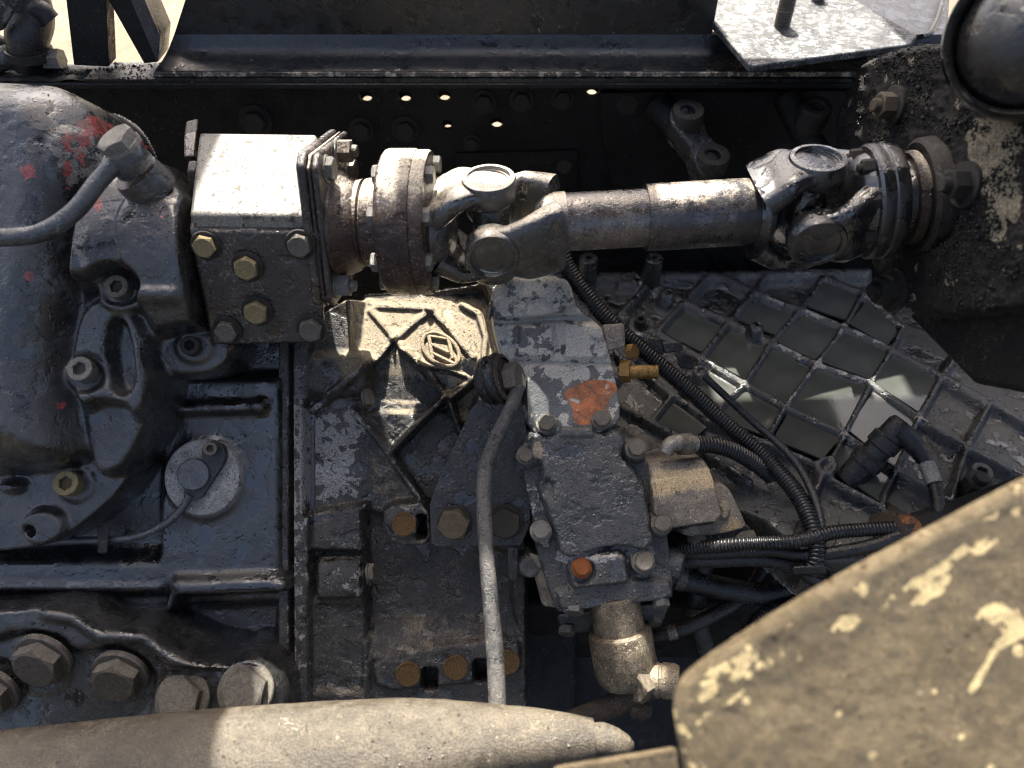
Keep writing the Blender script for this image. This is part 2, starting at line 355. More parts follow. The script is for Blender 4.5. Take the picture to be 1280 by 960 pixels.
# ------------------------------------------------------------------ bolts (shared meshes, each bolt an object)
_bm = {}
def unit_mesh(kind, mat):
    if (kind, mat) in _bm: return _bm[(kind, mat)]
    v, f = [], []
    def rings(rs, cap=True):
        n = len(rs[0]); o = len(v)
        for r in rs: v.extend(r)
        for i in range(len(rs)-1):
            for j in range(n): f.append([o+i*n+j, o+i*n+(j+1) % n, o+(i+1)*n+(j+1) % n, o+(i+1)*n+j])
        if cap: f.append([o+(len(rs)-1)*n+j for j in range(n)])
    n = 36; th = [2*math.pi*i/n for i in range(n)]
    hexr = [.5/math.cos((t % (math.pi/3))-math.pi/6) for t in th]
    ring = lambda rr, z: [(r*math.cos(t), r*math.sin(t), z) for r, t in zip(rr, th)]
    if kind == 'hex':
        h = .42
        rings([ring(hexr, -.1), ring([r for r in hexr], h-.02), ring([r-.012 for r in hexr], h-.005)][:1]+[[(r*math.cos(t), r*math.sin(t), h-max(.012, (r-.47)*.6)) for r, t in zip(hexr, th)], ring([.455]*n, h), ring([.40]*n, h-.006), ring([.05]*n, h-.006)])
    elif kind == 'flanged':
        h = .5
        rings([ring([.72]*n, -.1), ring([.72]*n, .06), ring([.66]*n, .10), ring([r*1.0 for r in hexr], .15), [(r*math.cos(t), r*math.sin(t), h-max(.012, (r-.47)*.6)) for r, t in zip(hexr, th)], ring([.45]*n, h), ring([.40]*n, h-.008), ring([.05]*n, h-.008)])
    elif kind == 'socket':
        h = .55; hx = [r*.5 for r in hexr]
        rings([ring([.5]*n, -.1), ring([.5]*n, h-.04), ring([.47]*n, h), ring([.33]*n, h), ring(hx, h-.03), ring(hx, h-.32), ring([.02]*n, h-.34)])
    elif kind == 'stud':
        h = 1.0; rr = [ring([.5]*n, -.1)]
        for i in range(8): rr += [ring([.5]*n, h*i/8+.02), ring([.44]*n, h*i/8+.065)]
        rr += [ring([.46]*n, h), ring([.36]*n, h+.06)]; rings(rr)
    elif kind == 'nut':
        h = .75
        rings([ring(hexr, -.1), [(r*math.cos(t), r*math.sin(t), h-max(.012, (r-.47)*.6)) for r, t in zip(hexr, th)], ring([.45]*n, h), ring([.30]*n, h-.02), ring([.29]*n, h+.22), ring([.24]*n, h+.27)])
    elif kind == 'washer':
        rings([ring([.5]*n, -.03), ring([.5]*n, .05), ring([.475]*n, .07), ring([.2]*n, .07)])
    elif kind == 'disc':
        rings([ring([.5]*n, -.1), ring([.5]*n, .03), ring([.46]*n, .05), ring([.42]*n, .02), ring([.02]*n, .015)])
    me = bpy.data.meshes.new(kind); me.from_pydata(v, [], f); finish(me, 25); me.materials.append(M[mat]); _bm[(kind, mat)] = me
    return me
def bolt(parent, pos, d, af, kind='hex', mat='bolt', washer=0, wmat=None, name='bolt', roll=None, label=None):
    o = bpy.data.objects.new(name, unit_mesh(kind, mat)); COL.objects.link(o); o.parent = parent
    m = axisM(pos-base_of(parent), d) @ Matrix.Rotation(random.uniform(0, 6.28) if roll is None else roll, 4, 'Z')
    o.matrix_local = m @ Matrix.Scale(af, 4)
    if label: o['label'] = label
    if washer:
        q = bpy.data.objects.new('washer', unit_mesh('washer', wmat or mat)); COL.objects.link(q); q.parent = o; q.scale = (washer/af,)*3
    return o
def bo(parent, px, py, n, d, afpx, **k):
    if 'washer' in k: k['washer'] = S(k['washer'], n)
    return bolt(parent, P(px, py, n), V(*d), S(afpx, n), **k)

# ------------------------------------------------------------------ castings: a relief traced in pixels, with drafted and filleted walls
def vnoise(X, Y, sc, seed):
    r = np.random.RandomState(seed).rand(64, 64)
    u, v_ = X/sc, Y/sc; i, j = np.floor(u).astype(int), np.floor(v_).astype(int); fx, fy = u-i, v_-j
    fx, fy = fx*fx*(3-2*fx), fy*fy*(3-2*fy)
    g_ = lambda a, b: r[a % 64, b % 64]
    return g_(i, j)*(1-fx)*(1-fy)+g_(i+1, j)*fx*(1-fy)+g_(i, j+1)*(1-fx)*fy+g_(i+1, j+1)*fx*fy
class Fld:
    def __init__(s, x0, y0, x1, y1, step, nref, nback, fill=None):
        s.nref, s.nback = nref, nback
        s.X, s.Y = np.meshgrid(np.arange(x0, x1+.01, step, dtype=float), np.arange(y0, y1+.01, step, dtype=float))
        s.n = np.full(s.X.shape, float(nback if fill is None else fill)); s.at = {}
        s.step = step
    def q(s, h):
        k = (D-s.nref/1000)/(D-(h if np.isscalar(h) else s.nref)/1000)
        return 640+(s.X-640)*k, 480+(s.Y-480)*k
    def t(s, sd, w):
        t = np.clip(.5-sd/w, 0, 1); return t*t*(3-2*t)
    def add(s, shp, h, w=5., hq=None):
        X, Y = s.q(hq if hq is not None else (h if np.isscalar(h) else s.nref))
        hh = h(X, Y) if callable(h) else h
        if callable(h) and hq is None: X, Y = s.q(s.nref)
        t = s.t(shp(X, Y), w); s.n = s.n*(1-t)+hh*t; return s
    def rel(s, shp, dh, w=5., at=None):          # raise or lower relative to what is there
        X, Y = s.q(s.nref if at is None else at)
        s.n = s.n+dh*s.t(shp(X, Y), w); return s
    def paint(s, k, shp, val, w=10., at=None):
        X, Y = s.q(s.nref if at is None else at)
        a = s.at.setdefault(k, np.zeros_like(s.X)); a += val*s.t(shp(X, Y), w); return s
    def blur(s, k=1):
        for _ in range(k):
            p = np.pad(s.n, 1, mode='edge')
            s.n = (p[1:-1, 1:-1]*4+2*(p[:-2, 1:-1]+p[2:, 1:-1]+p[1:-1, :-2]+p[1:-1, 2:])+p[:-2, :-2]+p[2:, 2:]+p[:-2, 2:]+p[2:, :-2])/16
        return s
    def rough(s, k=1.):      # the uneven skin of a sand casting
        m = s.n > s.nback+.6
        s.n = s.n+np.where(m, k*(2.2*(vnoise(s.X, s.Y, 46, 31)-.5)+1.1*(vnoise(s.X, s.Y, 19, 32)-.5)+.6*(vnoise(s.X, s.Y, 7, 33)-.5)), 0); return s
    def build(s, name, mat, parent, keep_all=False, ang=80, fmap=None, strict=False, grit=0, gsz=.0008, gmat='grit', seed=1):
        h, w_ = s.X.shape
        if fmap is None:
            d = D-s.nref/1000; a = (s.X-640)/FP*d; b = (480-s.Y)/FP*d; n = s.n/1000
            v = np.stack([a, (b-n)*c45, (b+n)*c45], -1).reshape(-1, 3)
        else: v = fmap(s.X, s.Y, s.n).reshape(-1, 3)
        if grit:        # crumbs of dirt lying on the casting
            rs_ = np.random.RandomState(seed); gm = (s.n > s.nback+4) & (vnoise(s.X, s.Y, 37, seed+40)+.5*vnoise(s.X, s.Y, 12, seed+41) > .80)
            cand = np.flatnonzero(gm.reshape(-1)); pick = v[cand[rs_.randint(0, len(cand), grit)]]+rs_.normal(0, .0008, (grit, 3))
            oc = np.array([(1, 0, 0), (-1, 0, 0), (0, 1, 0), (0, -1, 0), (0, 0, 1), (0, 0, -1)], float)
            of = np.array([(0, 2, 4), (2, 1, 4), (1, 3, 4), (3, 0, 4), (2, 0, 5), (1, 2, 5), (3, 1, 5), (0, 3, 5)])
            sz = gsz*np.exp(rs_.normal(0, .45, grit)); ov = oc[None]*rs_.uniform(.6, 1.3, (grit, 6, 1))*sz[:, None, None]
            gv = (pick[:, None]+ov).reshape(-1, 3); gf = (of[None]+6*np.arange(grit)[:, None, None]).reshape(-1, 3)
            obj('grit', gv, gf, gmat, parent, ang=180)['kind'] = 'stuff'
        idx = np.arange(h*w_).reshape(h, w_)
        f = np.stack([idx[1:, :-1], idx[1:, 1:], idx[:-1, 1:], idx[:-1, :-1]], -1).reshape(-1, 4)
        if not keep_all:
            g_ = s.n.reshape(-1)[f] > s.nback+.6; f = f[g_.all(1) if strict else g_.any(1)]
        used = np.unique(f); mp = np.full(h*w_, -1); mp[used] = np.arange(len(used))
        return obj(name, v[used], mp[f], mat, parent, ang=ang, attrs={k: a.reshape(-1)[used] for k, a in s.at.items()})
def poly(pts, sm=0):
    pts = chaikin(pts, sm) if sm else pts
    A = np.array(pts, float)
    def f(X, Y):
        d = np.full(X.shape, 1e9); sg = np.zeros(X.shape, bool)
        for i in range(len(A)):
            a, b = A[i-1], A[i]; ex, ey = b-a; wx, wy = X-a[0], Y-a[1]
            t = np.clip((wx*ex+wy*ey)/max(1e-9, ex*ex+ey*ey), 0, 1)
            d = np.minimum(d, (wx-ex*t)**2+(wy-ey*t)**2)
            cr = (a[1] > Y) != (b[1] > Y)
            with np.errstate(divide='ignore', invalid='ignore'):
                sg ^= cr & (X < (b[0]-a[0])*(Y-a[1])/(b[1]-a[1] if b[1] != a[1] else 1e-9)+a[0])
        d = np.sqrt(d); return np.where(sg, -d, d)
    return f
def seg(pts, r):
    A = np.array(pts, float)
    def f(X, Y):
        d = np.full(X.shape, 1e9)
        for a, b in zip(A[:-1], A[1:]):
            ex, ey = b-a; wx, wy = X-a[0], Y-a[1]; t = np.clip((wx*ex+wy*ey)/max(1e-9, ex*ex+ey*ey), 0, 1)
            d = np.minimum(d, (wx-ex*t)**2+(wy-ey*t)**2)
        return np.sqrt(d)-r
    return f
def disc(cx, cy, rx, ry=None):
    ry = ry or rx
    return lambda X, Y: (np.sqrt(((X-cx)/rx)**2+((Y-cy)/ry)**2)-1)*min(rx, ry)
def ringf(cx, cy, r, wd):
    return lambda X, Y: np.abs(np.hypot(X-cx, Y-cy)-r)-wd
def box(x0, y0, x1, y1, r=0):
    cx, cy, hx, hy = (x0+x1)/2, (y0+y1)/2, (x1-x0)/2-r, (y1-y0)/2-r
    def f(X, Y):
        dx, dy = np.abs(X-cx)-hx, np.abs(Y-cy)-hy
        return np.hypot(np.maximum(dx, 0), np.maximum(dy, 0))+np.minimum(np.maximum(dx, dy), 0)-r
    return f
# ================================================================== ground
g = obj('ground', [(-40, -20, -.85), (40, -20, -.85), (40, 60, -.85), (-40, 60, -.85)], [[0, 1, 2, 3]], 'soil'); g['kind'] = 'structure'
g = obj('sand', [(-40, 1.15, -.846), (40, 1.15, -.846), (40, 60, -.846), (-40, 60, -.846)], [[0, 1, 2, 3]], 'sand'); g['kind'] = 'structure'

# ================================================================== far chassis rail
rail = thing('chassis_rail', 'long black steel chassis rail with drilled web behind the driveshaft', 'chassis rail', (0, .45, -.25))
YW = .45
def web(px, py): return PY(px, py, YW)
def xz(x, z): return Vector((x, YW, z))
hl = [(457, 121, 8), (506, 121, 8), (555, 120, 8), (741, 113, 8), (559, 156, 6.5), (621, 154, 8), (926, 111, 3)]
holes = []
for hx, hy, hr in hl:
    p = web(hx, hy); r = hr*1.16/FP
    holes.append(circ(p.x, p.z, r, k=16))
v, f = g_plate([(-1.6, -.26), (1.6, -.26), (1.6, .199), (-1.6, .199)], lambda x, z: Vector((x, YW, z)), (0, .008, 0), holes)
obj('web', v, f, 'rail', rail)
lh = [[(x, z-.0165) for x, z in h] for h in holes]
v, f = g_plate([(-1.6, -.26), (1.6, -.26), (1.6, .190), (-1.6, .190)], lambda x, z: Vector((x, YW+.018, z)), (0, .008, 0), lh)
obj('liner', v, f, 'rail', rail)
v, f = g_hexa([(-1.6, .39, .207), (1.6, .39, .207), (1.6, .39, .199), (-1.6, .39, .199)], [(-1.6, .458, .207), (1.6, .458, .207), (1.6, .458, .199), (-1.6, .458, .199)])
obj('upper_flange', [Vector(p) for p in v], f, 'rail', rail, bevel=.002)
for bx, by, s_ in [(605, 127, 19), (652, 124, 19), (703, 122, 18), (452, 161, 20), (507, 161, 22), (783, 127, 26), (705, 205, 20), (320, 150, 26), (590, 178, 14)]:
    bolt(rail, web(bx, by)-Vector((0, .001, 0)), (0, -1, .05), s_*1.12/FP, mat='bolt_dark', washer=s_*1.7*1.12/FP)
v, f = g_plate([web(*p).xz[:] for p in ((570, 190), (722, 186), (722, 245), (570, 250))], lambda x, z: Vector((x, YW-.006, z)), (0, .007, 0))
obj('reinforcement_plate', v, f, 'rail', rail, bevel=.0015)
v, f = g_plate([web(*p).xz[:] for p in ((750, 112), (1180, 108), (1180, 260), (820, 300), (770, 250), (750, 150))], lambda x, z: Vector((x, YW-.012, z)), (0, .013, 0))
obj('crossmember_foot', v, f, 'rail', rail, bevel=.002)
# upper cross-bracket castings with two eyes
def eye_bracket(label, pts, eyes, y0):
    t = thing('cast_bracket', label, 'bracket', PY(*pts[0], y0), 'cast brackets on the inside of the rail')
    path = [PY(px, py, y0-.04*i) for i, (px, py) in enumerate(pts)]
    g1 = g_tube(path, [.022, .020, .018, .020][:len(path)], 14, 8)
    obj('arm', *g1, 'rail', t)
    if len(eyes) == 2:
        c1_, c2_ = [PY(e[0], e[1], e[3]) for e in eyes]; r_ = .027
        dd = (c2_-c1_).normalized(); up_ = Vector((0, -.25, 1)).normalized(); sd_ = dd.cross(up_).normalized()
        ring = [c1_+(sd_*math.cos(a)-dd*math.sin(a))*r_ for a in np.linspace(0, math.pi, 10)]+[(c1_+c2_)/2-sd_*.019]+[c2_-(sd_*math.cos(a)-dd*math.sin(a))*r_ for a in np.linspace(0, math.pi, 10)]+[(c1_+c2_)/2+sd_*.019]
        obj('link', *g_loft([[q-up_*.030 for q in ring], [q+up_*.010 for q in ring]]), 'cover', t, bevel=.004)
    for (ex, ey, er, yy) in eyes:
        p = PY(ex, ey, yy); r = er*1.08/FP
        obj('eye', *g_lathe([(r*.45, -.01), (r*.45, .020), (r*.55, .022), (r*.92, .022), (r, .019), (r, -.03)], axisM(p, (0, -.25, 1)), 28), 'bolt_dark', t)
    return t
eye_bracket('black cast bracket with two round eyes on the rail', [(822, 130), (850, 165), (885, 215), (905, 250)], [(857, 152, 21, .385), (888, 207, 22, .345)], .43)
eye_bracket('black cast bracket with one eye beside the dirt-caked plate', [(985, 120), (1005, 165), (1030, 200)], [(1015, 147, 20, .385)], .43)

# ================================================================== subframe beam on the rail (folded section)
prof = [(.398, .213), (.398, .2215), (.404, .2235), (.428, .2245), (.440, .228), (.449, .236), (.4535, .248), (.455, .262), (.456, .36), (.466, .36), (.466, .2125)]
zl = lambda z: PY(195, 80, .42).x + (z-.213)/(.30-.213)*(PY(232, 0, .45).x-PY(195, 80, .42).x)
sub = thing('subframe_beam', 'dark blue-black folded subframe beam with chipped paint lying on the rail', 'beam', (0, .43, .213))
NS = 60
lower = prof[:7]+[(.4545, .250), (.466, .250), (.466, .2125)]; upper = [(.4545, .2502), (.455, .262), (.456, .36), (.466, .36), (.466, .2502)]
for nm, pr, xe in (('beam_flange', lower, 1.5), ('beam_web', upper, .285)):
    rings_ = [[Vector((zl(z)*(1-i_/NS)+xe*i_/NS, y, z)) for (y, z) in pr] for i_ in range(NS+1)]
    v, f = g_loft(rings_); obj(nm, v, f, 'sub', sub, ang=50)
# worn lower edge of the flange
v, f = g_hexa([(zl(.214)+.002, .3965, .2205), (.58, .3965, .2205), (.58, .3965, .2135), (zl(.214)+.002, .3965, .2135)], [(zl(.214)+.002, .3995, .2205), (.58, .3995, .2205), (.58, .3995, .2135), (zl(.214)+.002, .3995, .2135)])
obj('flange_edge', [Vector(p) for p in v], f, 'subedge', sub, bevel=.001)
v, f = g_hexa([(-.6, .392, .2125), (1.5, .392, .2125), (1.5, .392, .2075), (-.6, .392, .2075)], [(-.6, .45, .2125), (1.5, .45, .2125), (1.5, .45, .2075), (-.6, .45, .2075)])
obj('packing_strip', [Vector(p) for p in v], f, 'rubber', sub)

# mounting plate with threaded stud
zp = .268
mp = thing('mounting_plate', 'bare steel mounting plate with threaded stud above the rail', 'plate', PZ(940, 60, zp))
out = [(848, -40), (868, 0), (900, 38), (936, 80), (944, 82), (1138, 55), (1147, 44), (1062, -4), (1020, -40)]
v, f = g_plate([PZ(x, y, zp).xy[:] for x, y in out], lambda x, y: Vector((x, y, zp)), (0, 0, -.010))
obj('plate', v, f, 'plate', mp, bevel=.002)
bolt(mp, PZ(977, 33, zp), (-.02, 0, 1), .023, kind='stud', mat='bolt', name='stud')
bolt(mp, PZ(977, 33, zp)+Vector((0, 0, .023)), (-.02, 0, 1), .023, kind='stud', mat='bolt', name='stud')
bolt(mp, PZ(1022, 1, zp), (0, 0, 1), .02, kind='stud', mat='bolt', name='stud')
v, f = g_plate([PZ(x, y, .235).xy[:] for x, y in ((1040, -60), (1075, 30), (1150, 62), (1185, 40), (1190, -60))], lambda x, y: Vector((x, y, .235)), (0, 0, -.012))
obj('gusset', v, f, 'tank', mp, bevel=.002)
obj('weld_bead', *g_tube([PZ(1152, 46, .25), PZ(1164, 40, .25), PZ(1176, 12, .252), PZ(1182, -20, .253)], .004, 8, 4), 'tank', mp)

# struts standing on the rail at the far left
def strut(name, label, pts, y, th, mat='rail', cat='strut'):
    t = thing(name, label, cat, PY(*pts[0], y))
    v, f = g_plate([PY(*p, y).xz[:] for p in pts], lambda x, z: Vector((x, y, z)), (0, th, 0))
    obj('plate', v, f, mat, t, bevel=.002); return t
strut('support_strut', 'upright flat black steel strut standing on the rail', [(92, 82), (80, -20), (131, -20), (136, 84)], .415, .03)
s2 = strut('support_strut', 'slanting black strut with lit side painted grey beside the subframe beam', [(180, 80), (135, 0), (125, -20), (155, -20), (197, 78)], .42, .03)
v, f = g_plate([PY(*p, .4205).xz[:] for p in [(197, 79), (155, -20), (172, -20), (200, 45)]], lambda x, z: Vector((x, .4195, z)), (0, .05, 0)); obj('lit_side', v, f, 'hose', s2, bevel=.0015)  # lit side of the strut, painted in a paler grey
s3 = thing('return_hose', 'thick black rubber hose dropping onto the rail by the upright strut', 'hose', PY(35, 80, .43))
obj('hose', *g_tube([PY(25, -30, .47), PY(38, 20, .45), PY(34, 50, .43), PY(40, 85, .43)], [.030, .030, .028, .024], 16, 8), 'rubber', s3)
obj('hose_clamp', *g_lathe([(.028, -.006), (.031, -.006), (.031, .006), (.028, .006)], axisM(PY(37, 66, .43), (.1, 0, 1)), 24), 'bolt_dark', s3)
s4 = strut('brace_bar', 'grey flat brace bar slanting above the hose', [(-20, 46), (-20, 20), (8, -20), (36, -20), (3, 38)], .40, .012, 'plate', 'bar')
s5 = thing('valve_fitting', 'small grimy pipe fitting lying on the rail by the hose', 'fitting', PY(15, 78, .42))
obj('body', *g_lathe([(0, -.03), (.016, -.03), (.016, 0), (.011, .002), (.011, .03), (0, .03)], axisM(PY(14, 70, .425), (1, .2, .25)), 18), 'plate', s5)
obj('nut', *g_lathe([(0, -.02), (.015, -.02), (.015, .02), (0, .02)], axisM(PY(60, 74, .43), (1, 0, 0)), 6), 'bolt_pale', s5)
for (px, py, r) in ((-6, 52, .012), (22, 61, .009), (48, 12, .014)):
    obj('elbow', *g_tube([PY(px-20, py+12, .44), PY(px, py, .44), PY(px+16, py+14, .44)], r, 12, 6), 'rubber', s5)
# ================================================================== dirt-caked bearing plate at the right
XB = .46
bp_ = thing('bearing_plate', 'thick steel bearing plate caked with black dirt at the right end of the driveshaft', 'plate', PX(1150, 392, XB))
A2 = P(1006, 261, 72); AX = PX(1152, 246, XB)
F = Fld(1020, 55, 1420, 420, 2.5, 0, -12)
F.X, F.Y = F.X, F.Y
rs = np.random.RandomState(4)
outl = [(1072, 80), (1052, 118), (1039, 160), (1042, 205), (1062, 270), (1090, 335), (1120, 380), (1150, 394), (1215, 391), (1300, 378), (1420, 360), (1420, 40), (1130, 60)]
X, Y = F.X, F.Y
sd = poly(outl, 1)(X, Y)+6*(vnoise(X, Y, 9, 1)-.5)
t = F.t(sd, 8); F.n = -12+t*(12+4*(vnoise(X, Y, 22, 2)-.5)+3*(vnoise(X, Y, 7, 3)-.5)+1.5*(vnoise(X, Y, 3.5, 5)-.5))
tb = F.t(disc(1157, 246, 44, 64)(X, Y), 6); F.n = F.n*(1-tb)+(-9)*tb
blot = .34*(vnoise(X, Y, 26, 8)-.42)  # tan blots: pale dirt plus sunlit patches painted into the colour
for cx, cy, rx, ry, va in ((1240, 178, 34, 40, .42), (1252, 230, 26, 78, .40), (1180, 168, 16, 22, .22), (1115, 105, 22, 10, .2), (1265, 200, 20, 40, .25), (1240, 282, 14, 26, .26), (1192, 355, 9, 16, .2)):
    blot = np.maximum(blot, va*F.t(disc(cx, cy, rx, ry)(X, Y), 16)+.2*(vnoise(X, Y, 14, 9)-.5))
F.at['pA'] = blot; F.at['pC'] = .10*(vnoise(X, Y, 40, 11)-.4)
def mapx(X, Y, n):
    a = (X-640)/FP; b = (480-Y)/FP
    dx, dy, dz = a, (b+1)*c45, (b-1)*c45
    k = XB/dx
    return np.stack([np.full_like(X, XB)-n/1000, CAM.y+dy*k, CAM.z+dz*k], -1)
F.build('plate_face', 'dirt', bp_, fmap=mapx, grit=9000, gsz=.0011, gmat='blackgrit', seed=3)
# seal ring, bearing shaft and hub
dR = (AX-A2).normalized()
r = .062
obj('seal_ring', *g_lathe([(r*.70, .0), (r*.74, -.006), (r*.96, -.008), (r*1.04, -.004), (r*1.06, .02)], axisM(AX, dR), 48), 'bolt_dark', bp_)
obj('hub', *g_lathe([(.0, -.065), (.036, -.065), (.041, -.05), (.043, -.02), (.044, .02)], axisM(AX, dR), 40), 'yoker', bp_)
obj('bearing_collar', *g_lathe([(.040, -.020), (.050, -.019), (.052, -.016), (.052, -.010), (.047, -.008), (.047, .01)], axisM(AX, dR), 48), 'flange', bp_)
for bx, by, s_, mt in ((1117, 132, 30, 'bolt_yel'), (1207, 231, 30, 'bolt_dark'), (1117, 363, 34, 'bolt_dark')):
    p = PX(bx, by, XB-.004); dd = p-CAM
    bolt(bp_, p, (-1, -.12, .08), s_*.86/FP, kind='nut', mat=mt, washer=s_*1.7*.86/FP, wmat='bolt_dark')
bolt(bp_, PX(1213, 440, .5), (-1, -.2, .4), .012, mat='bolt_pale')
obj('lower_arm', *g_hexa([PX(1130, 392, .49), PX(1420, 365, .49), PX(1420, 520, .49), PX(1215, 480, .49)], [PX(1130, 392, .49)+Vector((.2, 0, 0)), PX(1420, 365, .49)+Vector((.2, 0, 0)), PX(1420, 520, .49)+Vector((.2, 0, 0)), PX(1215, 480, .49)+Vector((.2, 0, 0))]), 'dirt', bp_, bevel=.008)

# air tank at the top right
tk = thing('air_tank', 'black round tank end with raised rim above the bearing plate', 'tank', P(1290, 130, 30))
pc = P(1296, 40, 285); r = S(106, 285)
obj('shell', *g_lathe([(0, .030), (r*.3, .028), (r*.6, .018), (r*.80, .004), (r*.86, -.006), (r*.87, -.02), (r*.87, -.10), (0, -.10)], axisM(pc, V(-.62, -.05, .78)), 64), 'tank', tk, ang=60)
obj('rim', *g_lathe([(r*.86, -.010), (r*.90, .006), (r*.96, .010), (r, .004), (r*1.01, -.006), (r*.99, -.018), (r*.93, -.024), (r*.86, -.024)], axisM(pc, V(-.62, -.05, .78)), 64), 'tank', tk, ang=60)

# ================================================================== gear pump on the power take-off
gp = thing('gear_pump', 'square gear pump with sunlit bare top cover bolted to the housing neck', 'pump', P(330, 432, 40))
fr = [P(236, 286, 120), P(401, 290, 120), P(407, 430, 52), P(265, 432, 52)]
bk = P(247, 170, 20)-P(237, 268, 122)
v, f = g_hexa(fr, [p+bk for p in fr]); obj('body', v, f, 'pump', gp, bevel=.004)
tn = (fr[0]-fr[3]).normalized()
c0 = [P(237, 266, 126), P(399, 268, 126)]; dn = tn*-.0185
fr2 = [c0[0]+tn*.0, c0[1], c0[1]+dn, c0[0]+dn]
bk2 = P(249, 165, 24)-P(237, 266, 126); bk3 = P(396, 167, 24)-P(399, 268, 126)
v, f = g_hexa(fr2, [fr2[0]+bk2, fr2[1]+bk3, fr2[2]+bk3, fr2[3]+bk2]); obj('top_cover', v, f, 'pumptop', gp, bevel=.004)
fd = (fr[1]-fr[0]).cross(fr[3]-fr[0]).normalized()
fd = -fd if fd.dot(CAM-fr[0]) < 0 else fd
def onfront(px, py):          # a point on the pump's front face
    n_ = fd; rr = ray(px, py); return CAM+rr*((fr[0]-CAM).dot(n_)/rr.dot(n_))
for bx, by, s_, mt in ((258, 306, 25, 'bolt_gold'), (376, 305, 27, 'bolt'), (310, 333, 27, 'bolt_gold'), (322, 388, 27, 'bolt_gold'), (285, 412, 25, 'bolt'), (390, 410, 27, 'bolt')):
    p = onfront(bx, by); sc_ = (CAM-p).length/FP
    bolt(gp, p+fd*.001, fd, s_*.93*sc_, kind='hex', mat=mt, washer=s_*1.38*sc_, wmat='bolt_dark')
# side lugs at the back left corner
obj('lug', *g_hexa([P(229, 172, 20), P(246, 168, 20), P(243, 196, 40), P(229, 196, 40)], [P(229, 172, 20)+bk*.25, P(246, 168, 20)+bk*.25, P(243, 196, 40)+bk*.25-Vector((0, 0, .05)), P(229, 196, 40)+bk*.25-Vector((0, 0, .05))]), 'pump', gp, bevel=.003)
obj('lug', *g_hexa([P(235, 200, 66), P(247, 200, 66), P(244, 214, 70), P(233, 214, 70)], [p-tn*.03 for p in (P(235, 200, 66), P(247, 200, 66), P(244, 214, 70), P(233, 214, 70))]), 'pump', gp, bevel=.002)
# end flange stack (plates square to the shaft)
cp = P(410, 282, 62); FX = (P(614, 283, 72)-P(420, 282, 62)).normalized(); U = (UP-FX*UP.dot(FX)).normalized(); Wd = FX.cross(U)
Tt = tn; Tb = FX.cross(Tt).normalized()
if Tb.dot(CAM-cp) < 0: Tb = -Tb
def slab(name, x0, x1, top, bot, front, back, mat, bev=.003, cham=.012):
    o2 = P(x0, 282, 62); L_ = S(x1-x0, 62)
    ring2 = [(top, front-cham), (top-cham, front), (bot+cham, front), (bot, front-cham), (bot, back), (top, back)]
    v_, f_ = g_loft([[o2+FX*q_+Tt*a_+Tb*b_ for a_, b_ in ring2] for q_ in (0, L_)])
    return obj(name, v_, f_, mat, gp, bevel=bev)
slab('end_plate', 400, 411, .094, -.083, .062, -.075, 'pump')
slab('end_plate', 411.6, 416, .091, -.080, .060, -.075, 'flange', .0015)
slab('end_flange', 416.6, 425, .092, -.080, .0605, -.075, 'pump')
ch = P(425, 282, 62)
obj('shaft_hub', *g_lathe([(.062, 0), (.062, .004), (.058, .008), (.052, .022), (.043, .028), (.041, .045), (0, .045)], axisM(ch, FX), 48), 'flange', gp)
for (a_, b_, l1) in ((.080, -.02, 1), (.072, .030, 0), (-.058, .040, 1), (.05, -.06, 0)):
    p = P(425, 282, 62)+Tt*a_+Tb*b_
    bolt(gp, p, FX, .023, kind='nut' if l1 else 'hex', mat='bolt_pale' if b_ > 0 else 'flange', washer=.030, wmat='bolt_pale')

# ================================================================== driveshaft
A1 = P(614, 283, 72)
ds = thing('drive_shaft', 'cardan driveshaft with two universal joints between pump and bearing plate', 'driveshaft', (A1+A2)/2)
cf = P(492, 279, 62)
L1 = lambda px: FX*S(px, 62)
R0 = .083
obj('companion_flange', *g_lathe([(.040, -.028), (.050, -.026), (.054, -.004), (R0*.95, -.003), (R0*.99, 0), (R0, .003), (R0, .032), (R0*.985, .034), (0, .034)], axisM(P(489, 279, 62), FX), 64), 'flange', ds)
obj('yoke_flange', *g_lathe([(0, .0345), (R0*.98, .0345), (R0*.985, .037), (R0*.985, .046), (R0*.965, .049), (.058, .050), (.050, .055), (0, .055)], axisM(P(489, 279, 62), FX), 64), 'flange', ds)
obj('hub_sleeve', *g_lathe([(0, -.045), (.048, -.045), (.050, -.03), (.046, -.028), (.046, .01)], axisM(P(489, 279, 62), FX), 48), 'flange', ds)
for i in range(8):
    a_ = R(22+45*i); d_ = Tt*math.cos(a_)+Tb*math.sin(a_)
    bolt(ds, P(489, 279, 62)+d_*R0*.80-FX*.003, -FX, .0195, kind='hex', mat='bolt_pale' if d_.z > -.2 else 'bolt')
    bolt(ds, P(489, 279, 62)+d_*R0*.80+FX*.049, FX, .0175, kind='hex', mat='bolt_pale')
